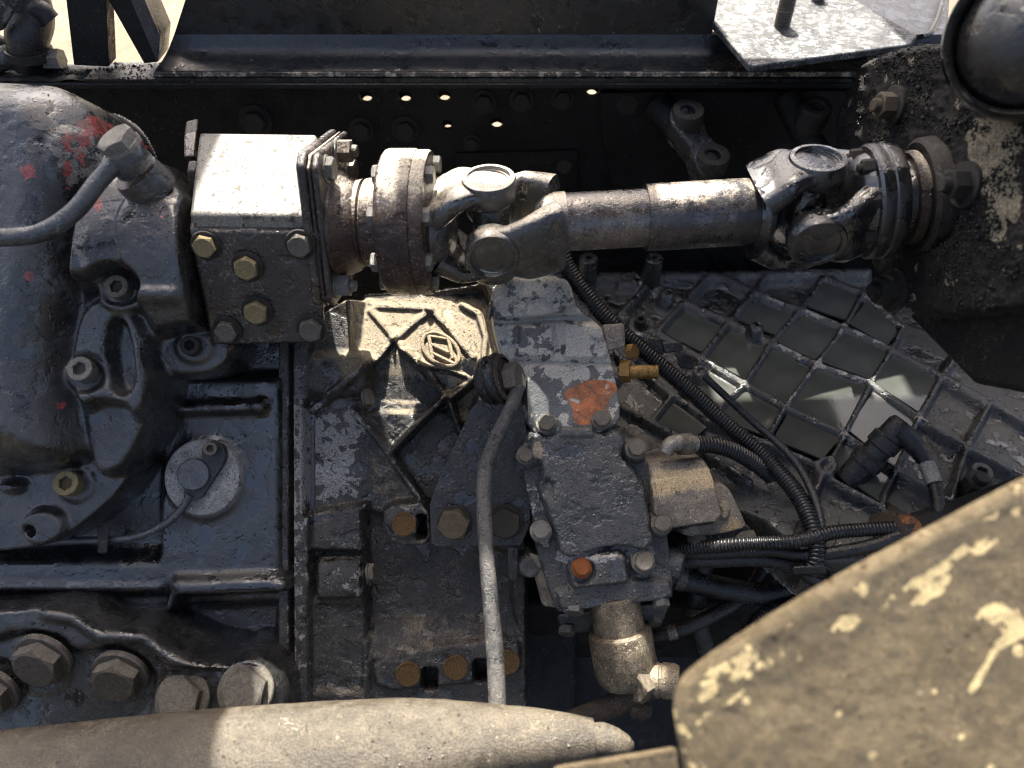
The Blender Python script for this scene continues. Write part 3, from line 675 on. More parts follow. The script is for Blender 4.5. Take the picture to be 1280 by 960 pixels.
def yoke(name, ctr, ax, u, base, ear, er, mat, hub=None, w0=1.35, th=.42, lab=None):
    """fork: two arms from the base to the bearing eyes; ax points from base to joint centre"""
    ax = ax.normalized(); u = (u-ax*u.dot(ax)).normalized(); wv = ax.cross(u)
    gs = []
    for sg in (1, -1):
        pts = [ctr-ax*base+u*sg*ear*.50, ctr-ax*base*.80+u*sg*ear*.66, ctr-ax*base*.55+u*sg*ear*.84, ctr-ax*base*.25+u*sg*ear*.88, ctr+u*sg*ear*.88, ctr+ax*er*.55+u*sg*ear*.88]
        wid = [w0*er*1.05, w0*er*1.02, w0*er*.95, er*1.0, er*.98, er*.70]; tk_ = [th*er*1.35, th*er*1.2, th*er, th*er*.9, th*er*.75, th*er*.6]
        path = catmull(pts, 5); k = 5
        rings2 = []
        for i, p in enumerate(path):
            s_ = min(i/k, len(pts)-1.0001); j = int(s_); q_ = s_-j
            wd = wid[j]*(1-q_)+wid[j+1]*q_; tt = tk_[j]*(1-q_)+tk_[j+1]*q_
            t_ = (path[min(i+1, len(path)-1)]-path[max(i-1, 0)]).normalized(); nn = wv.cross(t_).normalized()
            ring = []
            for a in range(20):
                ca, sa = math.cos(2*math.pi*a/20), math.sin(2*math.pi*a/20)
                ring.append(p+wv*wd*math.copysign(abs(ca)**.6, ca)+nn*tt*math.copysign(abs(sa)**.6, sa))
            rings2.append(ring)
        gs.append(g_loft(rings2))
        e = er
        gs.append(g_lathe([(0, -e*.5), (e*.85, -e*.5), (e*.98, -e*.35), (e, -.1*e), (e, e*.36), (e*.95, e*.44), (e*.80, e*.46), (e*.77, e*.40), (e*.75, e*.20), (0, e*.20)], axisM(ctr+u*sg*ear*.88, u*sg), 40))
    if hub: gs.append(g_lathe(hub, axisM(ctr-ax*base, ax), 44))
    v_, f_ = join(*gs)
    o_ = obj(name, v_, f_, mat, ds, ang=50)
    for sg in (1, -1):
        e = er
        c_ = obj('bearing_cap', *g_lathe([(0, e*.26), (e*.30, e*.26), (e*.33, e*.285), (e*.55, e*.285), (e*.60, e*.26), (e*.70, e*.26), (e*.72, e*.33), (e*.765, e*.33), (e*.77, e*.15)], axisM(ctr+u*sg*ear*.88, u*sg), 36), mat, ds)
    return o_
AT = (A2-A1).normalized()
ER = S(33, 72)
yoke('flange_yoke', A1, FX, UP, S(66, 72), S(61, 72), ER, 'yoke', hub=[(0, -.006), (.05, -.006), (.046, .006), (.036, .016), (.02, .02), (0, .02)])
yoke('tube_yoke', A1, -AT, -BACK, S(80, 72), S(62, 72), ER, 'yoke', hub=[(0, -.012), (S(38, 72), -.012), (S(38, 72), 0), (S(33, 72), .012), (S(24, 72), .022), (0, .024)])
obj('cross', *join(g_lathe([(0, -S(52, 72)), (S(17, 72), -S(52, 72)), (S(17, 72), -S(24, 72)), (S(23, 72), -S(15, 72)), (S(23, 72), S(15, 72)), (S(17, 72), S(24, 72)), (S(17, 72), S(52, 72)), (0, S(52, 72))], axisM(A1, (UP-FX*UP.dot(FX))), 28),
    g_lathe([(0, -S(52, 72)), (S(17, 72), -S(52, 72)), (S(17, 72), S(52, 72)), (0, S(52, 72))], axisM(A1, (BACK-AT*BACK.dot(AT))), 28)), 'yoke', ds)
tl = (A2-A1).length
px2 = lambda px: tl*(px-613)/(1006-613)
r1, r2 = S(36, 72), S(41.5, 72)
obj('tube', *g_lathe([(r1*.97, px2(690)), (r1*1.03, px2(692)), (r1*1.05, px2(697)), (r1*1.05, px2(702)), (r1*.99, px2(704)), (r1, px2(708)), (r1, px2(806)), (r1*1.06, px2(808))], axisM(A1, AT), 56), 'tube_worn', ds)
obj('sleeve', *g_lathe([(r1, px2(806)), (r2*.98, px2(806)), (r2, px2(808)), (r2, px2(938)), (r2*.97, px2(941)), (r2*.90, px2(946)), (r1*.9, px2(948))], axisM(A1, AT), 56), 'tube', ds)
obj('weld_ring', *g_lathe([(r2*.90, px2(940)), (r2*1.02, px2(944)), (r2*1.08, px2(950)), (r2*1.02, px2(957)), (r2*.9, px2(960))], axisM(A1, AT), 48), 'yoker', ds)
yoke('tube_yoke', A2, AT, UP, S(62, 72), S(63, 72), S(34, 72), 'yoker', hub=[(0, -.004), (r2*1.0, -.004), (r2*1.02, .006), (r2*.85, .016), (r2*.6, .022), (0, .024)])
dR = (AX-A2).normalized()
yoke('flange_yoke', A2, -dR, -BACK-.08*UP, S(66, 72), S(63, 72), S(34, 72), 'yoker', hub=[(0, -.006), (.056, -.006), (.052, .006), (.04, .016), (0, .02)])
obj('cross', *join(g_lathe([(0, -.045), (.016, -.045), (.016, -.02), (.022, -.012), (.022, .012), (.016, .02), (.016, .045), (0, .045)], axisM(A2, UP), 28), g_lathe([(0, -.045), (.016, -.045), (.016, .045), (0, .045)], axisM(A2, BACK), 28)), 'yoker', ds)
fc = A2+dR*S(66, 72); RF = S(70, 72)
obj('end_flange', *g_lathe([(.0, -.002), (RF*.62, -.002), (RF*.64, .002), (RF*.96, .003), (RF, .006), (RF, .015), (RF*.985, .0165), (RF*.985, .018), (RF*1.01, .0195), (RF*1.01, .030), (RF*.98, .033), (0, .033)], axisM(fc, dR), 64), 'yoker', ds)
for i in range(8):
    a_ = R(10+45*i); d_ = UP*math.cos(a_)-BACK*math.sin(a_); d_ = (d_-dR*d_.dot(dR)).normalized()
    bolt(ds, fc+d_*RF*.80+dR*.003, -dR, .0165, kind='nut', mat='bolt_dark')

# ================================================================== left gear housing
gh = thing('gear_housing', 'large blue-black cast gear housing with red paint chips and round shoulder', 'gear housing', P(60, 690, 20))
F = Fld(-170, 60, 330, 720, 2, 60, -60)
F.add(poly([(150, 330), (270, 405), (292, 425), (290, 455), (262, 474), (190, 476), (170, 560), (165, 592), (140, 628), (72, 682), (0, 696), (-170, 700), (-170, 300)], 2), 34, 6)         # base flange
F.rel(box(-170, 560, 175, 720), -6, 30)
neck = lambda X, Y: 30+88*np.sqrt(np.clip(1-((Y-312)/118)**2, 0.0, 1))
F.add(poly([(80, 192), (250, 205), (262, 430), (215, 440), (150, 420), (80, 420)], 1), neck, 10)
F.add(poly([(170, 250), (250, 250), (262, 430), (200, 420)], 1), lambda X, Y: 30+94*np.sqrt(np.clip(1-((Y-318)/120)**2, 0, 1)), 5)
F.rel(box(150, 362, 230, 380, 8), 8, 14, at=100)
body = [(-170, 92), (20, 96), (72, 101), (104, 118), (124, 148), (136, 190), (128, 250), (118, 320), (104, 400), (94, 460), (100, 520), (108, 572), (60, 592), (-170, 600)]
def bodyh(X, Y):
    sd = poly(body, 2)(X, Y); t_ = np.clip(-sd/70, 0, 1); return 50+70*(1-(1-t_)**2.3)
F.add(poly(body, 2), bodyh, 10)
F.rel(box(-170, 70, 60, 640, 10), -7, 60)
F.rel(disc(100, 205, 26, 46), 7, 14, at=90)
# loop lug and bolt bosses
F.add(poly([(84, 380), (150, 350), (200, 400), (198, 520), (160, 580), (100, 570)], 2), 58, 30)
F.add(poly([(82, 462), (92, 400), (110, 376), (140, 366), (168, 392), (184, 440), (186, 505), (160, 528), (110, 520), (84, 492)], 2), 82, 16)
F.add(poly([(150, 402), (166, 402), (176, 440), (178, 484), (160, 496), (148, 470), (146, 430)], 2), 58, 10)
F.add(disc(108, 466, 30, 24), 78, 6); F.add(disc(106, 470, 26, 20), 70, 4)
F.add(poly([(118, 500), (180, 505), (166, 580), (120, 600), (108, 560)], 2), 56, 14)
F.add(disc(152, 362, 34, 28), 88, 8); F.add(disc(152, 362, 26, 20), 82, 4)
F.add(poly([(196, 420), (268, 408), (290, 428), (288, 452), (262, 468), (200, 468)], 2), 44, 8)
F.add(disc(242, 434, 24, 20), 50, 5)
F.add(disc(92, 604, 26, 24), 32, 6); F.add(disc(50, 660, 28, 22), 40, 5); F.add(disc(47, 661, 8, 6), 18, 3)
F.add(disc(5, 610, 15, 8), 42, 6)
F.blur(2); F.rough(.8)
F.paint('pB', disc(90, 170, 12, 40), .36, 16, at=100); F.paint('pB', disc(76, 235, 6, 34), .34, 10, at=110); F.paint('pB', disc(104, 140, 10, 18), .34, 12, at=90); F.paint('pB', disc(128, 265, 14, 20), .34, 8, at=90)
for cx, cy, rx in ((32, 205, 12), (36, 228, 12), (4, 190, 7), (30, 262, 5), (32, 345, 5), (21, 443, 7), (28, 345, 4), (45, 510, 9), (66, 537, 5), (56, 420, 4), (205, 272, 6), (143, 328, 8)):
    F.paint('pB', disc(cx, cy, rx, rx*1.3), .30, 12, at=118)
F.paint('pA', disc(100, 200, 24, 40), .28, 18, at=90); F.paint('pC', disc(85, 330, 24, 170), .16, 40, at=100); F.paint('pA', disc(85, 390, 22, 120), .10, 30, at=100); F.paint('pA', disc(118, 300, 12, 40), .30, 16, at=90)
F.paint('pC', box(-20, 480, 110, 600, 10), .07, 60, at=100)
F.build('casting', 'housing', gh, grit=900, gsz=.0006, seed=5)
for bx, by, n_, s_, mt, d_ in ((152, 362, 84, 29, 'bolt', (.05, .15, 1)), (108, 464, 72, 31, 'bolt_pale', (0, .18, 1)), (241, 434, 50, 24, 'bolt_dark', (.05, .15, 1)), (90, 605, 32, 31, 'bolt_gold', (.05, .2, 1))):
    bo(gh, bx, by, n_, d_, s_, kind='socket', mat=mt)
# hose with banjo fitting
hh = thing('hydraulic_hose', 'grey hydraulic hose with banjo bolt on top of the housing neck', 'hose', P(150, 215, 130))
obj('hose', *g_tube([P(-60, 296, 175), P(0, 297, 172), P(50, 291, 168), P(92, 265, 160), P(122, 228, 152), P(146, 202, 146)], S(11.5, 160), 20, 10), 'hose', hh)
obj('banjo_eye', *g_lathe([(0, -.013), (.020, -.013), (.022, -.010), (.022, .010), (.020, .013), (0, .013)], axisM(P(160, 199, 134), V(-.38, .55, .74)), 32), 'hose', hh)
obj('seat_boss', *g_lathe([(.028, -.03), (.027, -.006), (.026, -.002), (0, -.002)], axisM(P(168, 214, 118), V(-.38, .55, .74)), 32), 'housing', hh)
bolt(hh, P(154, 184, 146), V(-.38, .55, .74), S(44, 146), mat='bolt_pale', name='banjo_bolt', roll=.3, washer=S(50, 146))

# ================================================================== black transmission case under the housing
tc_ = thing('transmission_case', 'oily black cast transmission case below the gear housing', 'transmission case', P(250, 880, -60))
F = Fld(-170, 400, 400, 960, 2.5, -20, -160)
F.add(box(-170, 380, 400, 990), -42, 6)
F.add(poly([(196, 470), (352, 470), (352, 735), (196, 735)]), -14, 16); F.add(box(210, 520, 340, 720, 8), -16, 20)
F.add(seg([(196, 512), (324, 508)], 7), -2, 9); F.add(disc(322, 508, 9), 2, 6)
F.add(seg([(218, 738), (350, 733)], 12), 2, 12)
F.add(seg([(215, 740), (198, 800), (215, 850)], 8), -6, 14)
F.add(box(-170, 696, 212, 742, 14), -18, 26); F.rel(seg([(-60, 735), (200, 738)], 6), 8, 10)
F.add(poly([(212, 756), (352, 750), (352, 880), (212, 880)]), -60, 16)
F.add(disc(254, 598, 53), -12, 6); F.add(disc(254, 600, 49), -10, 4)
F.rel(disc(210, 560, 20, 60), -5, 20)
F.blur(2); F.rough(.8); F.build('casting', 'case', tc_, grit=1500, gsz=.0007, gmat='blackgrit', seed=6)
obj('plug', *g_lathe([(S(48, 0), -.02), (S(48, 0), -.004), (S(46.5, 0), -.001), (S(44, 0), 0), (0, .0005)], axisM(P(252, 597, 2), V(.0, .05, 1)), 56), 'silver', tc_)
sn = thing('position_sensor', 'black round sensor with side arm screwed to the silver plug', 'sensor', P(245, 600, 4))
obj('sensor_body', *g_lathe([(S(20, 8), -.004), (S(20, 8), .010), (S(18.5, 8), .012), (0, .012)], axisM(P(245, 593, 5), V(.1, .1, 1)), 36), 'hose', sn)
v, f = g_plate(chaikin([(252, 556), (266, 550), (280, 558), (282, 575), (262, 606), (250, 625), (232, 628), (228, 612), (252, 590)], 2), lambda x, y: P(x, y, 12), V(0, 0, 1)*-.010)
obj('sensor_arm', v, f, 'rubber', sn, bevel=.0015)
bo(sn, 265, 561, 14, (.1, .1, 1), 17, kind='socket', mat='bolt')
cb = thing('sensor_cable', 'thin grey cable curving from the silver plug sensor under the housing flange', 'cable', P(180, 672, -5))
obj('cable', *g_tube([P(238, 618, 12), P(226, 638, 8), P(205, 656, 2), P(170, 671, -4), P(130, 675, -6), P(80, 676, -12), P(20, 680, -20)], S(5, 0), 12, 8), 'hose', cb)
obj('cable_clip', *g_hexa([P(122, 657, 6), P(138, 657, 6), P(134, 692, 6), P(122, 692, 6)], [P(122, 657, -14), P(138, 657, -14), P(134, 692, -14), P(122, 692, -14)]), 'bolt_dark', cb, bevel=.002)

# dirt and wet crumbs lying on the rail's upper flange
G = Fld(0, 0, 120, 30, 1, 0, -60, fill=0)
G.build('rail_dirt', 'rail', rail, fmap=lambda X, Y, n: np.stack([-.95+X/120*.50, .394+Y/30*.055, .2074+.0035*vnoise(X, Y, 6, 5)+.002*vnoise(X, Y, 2.5, 6)], -1), grit=3500, gsz=.0012, gmat='blackgrit', seed=8)
# ================================================================== bell housing with raised logo
bh = thing('bell_housing', 'dusty grey-black cast bell housing with crossing ribs and raised logo', 'bell housing', P(500, 880, -60))
F = Fld(335, 345, 680, 930, 1.6, -40, -150)
F.add(poly([(346, 420), (430, 372), (620, 345), (660, 430), (660, 900), (346, 900)]), -45, 6)
# upper dome that turns away under the pump
F.add(poly([(440, 362), (600, 350), (640, 420), (640, 520), (440, 520)]), lambda X, Y: -58-.5*np.clip(455-Y, 0, 200), 12)
F.add(poly([(346, 400), (362, 398), (362, 930), (346, 930)]), -24, 3)
F.add(poly([(364, 410), (386, 420), (386, 640), (388, 930), (366, 930)]), -20, 4)
F.add(seg([(384, 505), (384, 640)], 3), -16, 4)
F.add(poly([(386, 500), (455, 498), (457, 628), (386, 642)]), -44, 5)          # panel
F.add(box(388, 440, 462, 495, 12), lambda X, Y: -44+20*np.sqrt(np.clip(1-((Y-468)/32)**2, 0, 1)), 14)
F.add(poly([(388, 640), (458, 630), (458, 690), (388, 690)]), -28, 8)
F.add(box(398, 694, 466, 748, 8), lambda X, Y: -36+16*np.sqrt(np.clip(1-((Y-722)/34)**2, 0, 1)), 12)
F.add(poly([(390, 750), (460, 745), (460, 930), (390, 930)]), -32, 10); F.add(box(396, 754, 456, 862, 8), -38, 12)
F.add(poly([(460, 636), (640, 690), (640, 780), (462, 790)]), -62, 10)
F.add(poly([(462, 778), (600, 776), (640, 760), (650, 800), (560, 806), (464, 826)]), lambda X, Y: -58+.5*np.clip(Y-776, 0, 50), 8)
F.add(poly([(464, 822), (560, 806), (650, 796), (650, 848), (560, 858), (470, 866)], 1), -34, 5)
for sx, sy in ((540, 836), (603, 826)): F.add(box(sx-9, sy-14, sx+9, sy+15, 5), -75, 3)
F.add(poly([(455, 515), (560, 515), (520, 560), (488, 570), (470, 540)]), -46, 6)
F.add(poly([(462, 500), (545, 505), (556, 497), (520, 440), (497, 432), (470, 470)], 1), -62, 6)
for pts, h, wd in (([(440, 514), (470, 548), (530, 632)], -22, 4.2), ([(556, 496), (520, 532), (486, 567)], -20, 4.2), ([(590, 476), (560, 500), (575, 540)], -30, 4)):
    F.add(seg(pts, wd), h, 5)
for pts, h, wd in (([(497, 430), (530, 462), (556, 497)], 11, 5), ([(455, 384), (470, 400), (488, 420)], 7, 4.5), ([(532, 384), (510, 402), (492, 420)], 7, 4.5), ([(486, 424), (470, 446), (436, 478), (392, 512)], 12, 5),
                   ([(532, 380), (556, 405), (590, 446)], 8, 4.5), ([(575, 376), (596, 388), (606, 420), (604, 450)], 8, 4), ([(522, 455), (560, 462), (592, 474)], 6, 2.5), ([(520, 404), (522, 450)], 3, 1.6)):
    F.rel(seg(pts, wd), h, 5)
F.rel(poly([(452, 372), (528, 376), (532, 384), (456, 381)]), 5, 4)
F.add(poly([(476, 632), (536, 626), (542, 684), (492, 684), (478, 666)], 1), -12, 4); F.add(box(527, 637, 537, 665, 3), -60, 3)
F.add(disc(505, 655, 19), -9, 3)
F.add(disc(405, 590, 1), -44, 2)
F.blur(1); F.rough(.55)
F.paint('pA', box(388, 512, 452, 626, 14), .26, 26); F.paint('pC', poly([(460, 560), (520, 600), (524, 622), (462, 626)]), .22, 14); F.paint('pC', poly([(490, 545), (550, 520), (556, 600), (535, 610)]), .10, 20)
F.paint('pA', box(420, 700, 466, 748, 5), .14, 20); F.paint('pC', box(430, 366, 620, 475, 10), .25, 16); F.paint('pA', box(372, 640, 386, 880), .16, 8); F.paint('pA', box(372, 500, 388, 640), .2, 8)
F.paint('pC', poly([(560, 470), (600, 480), (580, 530), (550, 500)]), .3, 10); F.paint('pC', box(390, 760, 460, 880), .08, 20); F.paint('pC', box(480, 495, 520, 520), .15, 10)
F.build('casting', 'bell', bh, grit=3500, gsz=.0006, seed=9)
lg = lambda x, y: (F.n[np.argmin(np.abs(F.Y[:, 0]-(480+(y-480)*(D+.040)/(D+.040)))), np.argmin(np.abs(F.X[0]-x))])
def relief(x, y, up=3.0):
    k = (D-(-40)/1000)
    h = F.n[int(np.clip(round((y-345)/1.6), 0, F.n.shape[0]-1)), int(np.clip(round((x-335)/1.6), 0, F.n.shape[1]-1))]
    return P(x, y, h+up)
gs = [sweep([relief(551+23*math.cos(t_)+2.5*math.sin(t_), 437+20*math.sin(t_)+6*math.cos(t_)) for t_ in np.linspace(0, 2*math.pi, 33)], [S(2.7, -40)]*33, 8)]
obj('logo_ring', *gs[0], 'logo', bh)
for a, b, wd in (((536, 420), (541, 448), 2.4), ((539, 431), (561, 441), 2.4), ((560, 421), (566, 448), 2.4), ((541, 442), (568, 455), 2.4), ((536, 420), (560, 424), 2.0)):
    obj('logo_stroke', *g_tube([relief(*a), relief((a[0]+b[0])/2, (a[1]+b[1])/2), relief(*b)], S(wd, -40), 8, 3), 'logo', bh)
for bx, by in ((505, 655),): bo(bh, bx, by, -8, (0, .05, 1), 30, kind='disc', mat='rust', name='plug')
for bx, by in ((510, 843), (570, 835), (634, 828)): bo(bh, bx, by, -31, (0, -.05, 1), 31, kind='disc', mat='rust', name='plug')
for bx, by in ((461, 498), (466, 716)): bolt(bh, P(bx-4, by, -20), XA+.25*UP, .020, kind='hex', mat='bolt', washer=.024)
bolt(bh, P(592, 462, -22), V(-.75, .55, .3), .018, kind='nut', mat='bolt_pale')

# bracket plate with two yellow-marked bolts
bk_ = thing('bracket_plate', 'dark triangular bracket plate with two yellow-marked bolts on the bell housing', 'bracket', P(600, 683, 0))
v, f = g_plate([(588, 512), (600, 500), (652, 496), (662, 560), (664, 655), (652, 682), (545, 684), (538, 678), (537, 630), (546, 604)], lambda x, y: P(x, y, 12-(y-600)*.06), V(0, 0, -1)*.008)
obj('plate', v, f, 'darkplate', bk_, bevel=.0015)
bo(bk_, 568, 653, 10, (-.05, -.12, 1), 35, mat='bolt_yel', washer=44, wmat='bolt_dark'); bo(bk_, 632, 652, 10, (-.05, -.12, 1), 35, mat='bolt_dark', washer=44)
v, f = g_hexa([P(634, 684, 0), P(648, 684, 0), P(648, 726, -20), P(636, 726, -20)], [P(634, 684, -20), P(648, 684, -20), P(648, 726, -40), P(636, 726, -40)]); obj('tab', v, f, 'actuator', bk_, bevel=.002)

# breather cap with grommet and dipstick tube
bc = thing('breather_cap', 'black rubber breather cap with hex fitting tilted above the bracket plate', 'cap', P(622, 480, 30))
ax_ = V(.80, .18, .35)
obj('cap', *g_lathe([(0, -.022), (.010, -.022), (.024, -.018), (.029, -.012), (.030, -.006), (.026, -.003), (.026, .001), (.031, .003), (.031, .007), (.026, .010), (.022, .013), (0, .013)], axisM(P(620, 474, 34), ax_), 40), 'rubber', bc)
obj('red_seal', *g_lathe([(.026, .0098), (.0285, .0105), (.0285, .0125), (.024, .014)], axisM(P(620, 474, 34), ax_), 40), 'redrust', bc)
bolt(bc, P(637, 474, 34), ax_, .034, mat='bolt', name='hex_fitting', roll=.3)
dt = thing('dipstick_tube', 'bent grey dipstick tube running down in front of the bell housing', 'tube', P(622, 885, 60))
obj('tube', *g_tube([P(648, 480, 44), P(640, 505, 44), P(622, 545, 46), P(607, 585, 50), P(605, 630, 58), P(608, 690, 74), P(613, 750, 92), P(619, 820, 114), P(622, 890, 134), P(623, 930, 144)], [S(x, 65) for x in (9, 9, 9.5, 9.8, 9.6, 9.6, 10, 10.6, 10.4, 10)], 18, 8), 'rod', dt)

# ================================================================== shift actuator
sa = thing('shift_actuator', 'grey alloy gear shift actuator with peeling paint and rust stain', 'actuator', P(740, 770, 0))
F = Fld(596, 318, 800, 560, 1.5, 20, -120)
F.add(poly([(612, 352), (640, 340), (690, 326), (706, 328), (716, 344), (726, 384), (752, 398), (766, 440), (778, 500), (776, 530), (740, 548), (690, 552), (660, 540), (640, 500), (622, 440), (612, 400)], 1), lambda X, Y: 18-.22*np.clip(470-Y, -60, 200), 4)
F.add(poly([(614, 350), (690, 340), (716, 350), (722, 386), (640, 402), (616, 398)], 1), lambda X, Y: 29-.22*(470-Y), 4)
F.add(poly([(690, 327), (706, 329), (712, 340), (640, 352), (638, 344)], 1), -2, 4)
F.rel(seg([(618, 400), (720, 396), (756, 398)], 3), -9, 4); F.rel(seg([(640, 452), (772, 456)], 1.6), -6, 3); F.rel(seg([(696, 402), (702, 448)], 1.6), -3, 3)
F.rel(box(644, 406, 692, 446, 4), 5, 4); F.rel(box(706, 404, 760, 448, 4), 5, 4); F.rel(box(630, 346, 712, 372, 8), 7, 6)
F.rel(poly([(616, 470), (650, 470), (664, 535), (640, 530)]), -14, 14)
for bx, by in ((694, 352), (650, 380), (698, 382), (644, 352), (748, 416), (640, 422), (640, 412)): F.rel(disc(bx, by, 9), 5, 5)
F.rel(box(604, 376, 620, 400, 4), 6, 6)
F.blur(1)
F.paint('pB', poly([(706, 486), (716, 474), (752, 472), (768, 476), (776, 484), (762, 502), (757, 526), (726, 534), (712, 528), (714, 510), (702, 500)], 1), .62, 9, at=14)
F.paint('pA', box(615, 335, 760, 470, 10), .10, 30); F.paint('pA', box(655, 475, 700, 535, 5), -.1, 14); F.paint('pA', box(640, 408, 688, 446), -.12, 10)
F.build('valve_block', 'peel', sa)
for bx, by in ((612, 388),): bolt(sa, P(bx, by, 0), -XA+.3*UP, .026, kind='disc', mat='actuator')
# lower cover
F = Fld(636, 515, 860, 800, 1.5, 40, -110)
F.add(poly([(652, 545), (672, 528), (776, 528), (786, 545), (806, 560), (832, 640), (838, 672), (846, 745), (838, 752), (760, 756), (700, 770), (690, 760), (668, 690), (662, 640), (652, 600)], 1), 22, 4)
F.add(poly([(666, 548), (690, 540), (772, 536), (784, 552), (776, 572), (792, 584), (800, 600), (806, 606), (812, 640), (820, 676), (806, 690), (782, 684), (752, 686), (716, 700), (700, 694), (694, 668), (680, 632), (672, 606), (678, 600), (674, 570)], 1), 42, 6)
F.add(poly([(712, 702), (752, 690), (782, 690), (790, 740), (760, 752), (716, 744)], 1), lambda X, Y: 30+16*np.sqrt(np.clip(1-((X-748)/44)**2, 0, 1)), 8)
F.add(poly([(694, 735), (836, 722), (844, 750), (764, 758), (702, 768)], 1), 34, 4)
for bx, by, h in ((683, 530, 28), (752, 526, 28), (657, 570, 28), (795, 563, 34), (676, 667, 30), (827, 657, 34), (727, 712, 36), (804, 704, 36), (662, 710, 10)): F.add(disc(bx, by, 16), h, 5)
F.add(box(700, 534, 742, 546, 3), 44, 3)
for k_ in range(3): F.rel(box(736, 585+k_*10, 748, 590+k_*10, 2), 1.2, 2, at=42)
F.add(disc(672, 560, 10, 18), 40, 8); F.add(disc(684, 610, 8, 12), 36, 5)
F.blur(1)
F.paint('pA', seg([(700, 700), (820, 690)], 8), .2, 10); F.paint('pC', disc(672, 566, 8, 16), .5, 8); F.paint('pC', seg([(712, 706), (760, 694), (820, 700)], 5), .25, 8); F.paint('pA', poly([(655, 600), (675, 610), (690, 690), (668, 690)]), .24, 10); F.paint('pA', box(690, 690, 845, 770), .10, 20)
F.build('lower_cover', 'actuator', sa, grit=700, gsz=.0005, seed=11)
for bx, by, n_, s_, mt in ((683, 530, 32, 18, 'bolt'), (752, 525, 32, 18, 'bolt'), (657, 570, 32, 16, 'bolt'), (795, 561, 38, 19, 'bolt'), (676, 664, 34, 19, 'bolt_pale'), (827, 655, 38, 19, 'bolt'), (804, 703, 40, 21, 'bolt'), (727, 710, 40, 18, 'orange')):
    bo(sa, bx, by, n_, (0, .30, .95), s_, kind='flanged', mat=mt, label='orange rusted bolt' if mt == 'orange' else None)
# side valve
F = Fld(780, 545, 960, 720, 1.5, 20, -110)
F.add(poly([(806, 576), (880, 570), (888, 584), (898, 630), (902, 650), (826, 662), (812, 640)], 0), lambda X, Y: 0+40*np.sqrt(np.clip(1-((Y-632)/64)**2, 0, 1)), 4)
F.add(poly([(888, 600), (912, 604), (930, 640), (938, 662), (900, 672), (850, 674), (850, 656), (900, 650)], 1), 14, 5)
F.rel(seg([(810, 578), (828, 660)], 1.2), -5, 2.5, at=34); F.rel(seg([(818, 598), (892, 592)], 1.), -2, 2, at=34)
F.rel(disc(880, 576, 7), 3, 4, at=30); F.rel(disc(906, 640, 6, 10), 8, 4, at=20)
F.blur(1); F.paint('pC', poly([(808, 590), (888, 584), (894, 608), (816, 622)]), .30, 10, at=30); F.paint('pC', poly([(910, 640), (940, 660), (900, 668)]), .3, 8)
F.build('side_valve', 'alloy_tan', sa)
for px, py, n_, d_, s_, mt in ((873, 676, 6, (-.05, -.75, .6), 24, 'bolt'), (932, 672, 6, (.15, -.7, .6), 26, 'bolt'), (934, 690, 0, (.1, -.7, .6), 18, 'bolt_pale'), (826, 752, 26, (.1, -.8, .5), 18, 'bolt_pale'), (717, 758, 24, (-.1, -.8, .5), 22, 'bolt_pale'), (709, 786, 0, (-.1, -.75, .55), 18, 'bolt'), (818, 774, -6, (.1, -.75, .55), 16, 'bolt')):
    bo(sa, px, py, n_, d_, s_, kind='hex', mat=mt)
obj('end_plug', *g_lathe([(0, .012), (.016, .012), (.019, .008), (.019, -.03), (0, -.03)], axisM(P(842, 704, 6), V(.85, -.2, .35)), 24), 'actuator', sa)
obj('side_bracket', *g_hexa([P(858, 660, 14), P(936, 655, 14), P(948, 690, 0), P(862, 690, 0)], [P(858, 660, -30), P(936, 655, -30), P(948, 690, -40), P(862, 690, -40)]), 'actuator', sa, bevel=.004)
v, f = g_hexa([P(660, 690, 10), P(692, 700, 20), P(700, 760, 5), P(678, 758, 0)], [P(660, 690, -60), P(692, 700, -60), P(700, 760, -60), P(678, 758, -60)]); obj('side_lug', v, f, 'alloy_tan', sa, bevel=.005)
v, f = g_hexa([P(694, 768, 10), P(838, 752, 12), P(826, 784, -10), P(706, 792, -10)], [P(694, 768, -60), P(838, 752, -60), P(826, 784, -60), P(706, 792, -60)]); obj('base_block', v, f, 'actuator', sa, bevel=.006)
ca0, ca1 = P(768, 752, 8), P(785, 852, 2)
dC = (ca1-ca0).normalized(); Lc = (ca1-ca0).length; rc = S(40, 5)
obj('cylinder', *g_lathe([(0, -.01), (rc*.80, -.01), (rc*.80, Lc*.34), (rc*.96, Lc*.36), (rc*1.0, Lc*.40), (rc*1.0, Lc*.84), (rc*.95, Lc*.93), (rc*.82, Lc), (0, Lc)], axisM(ca0, dC), 48), 'cup', sa)
# brass fittings on the valve block
bolt(sa, P(778, 464, 6), V(.95, .0, .25), S(25, 10), mat='brass', name='brass_nut', roll=.2)
obj('brass_pipe', *g_lathe([(0, .0), (.0085, 0), (.0085, .034), (.007, .036), (0, .036)], axisM(P(786, 465, 8), V(.96, 0, .2)), 24), 'brass', sa)
bolt(sa, P(788, 440, -2), V(.6, .1, .6), S(18, 10), mat='brass', name='brass_nut')
v, f = g_hexa([P(752, 406, 8), P(780, 404, 8), P(782, 434, 12), P(758, 440, 12)], [P(752, 406, -30), P(780, 404, -30), P(782, 434, -30), P(758, 440, -30)]); obj('port_block', v, f, 'alloy_tan', sa, bevel=.003)
v, f = g_hexa([P(716, 372, -6), P(736, 378, -8), P(738, 396, -6), P(722, 396, -4)], [P(716, 372, -30), P(736, 378, -30), P(738, 396, -30), P(722, 396, -30)]); obj('port_block', v, f, 'alloy_tan', sa, bevel=.003)

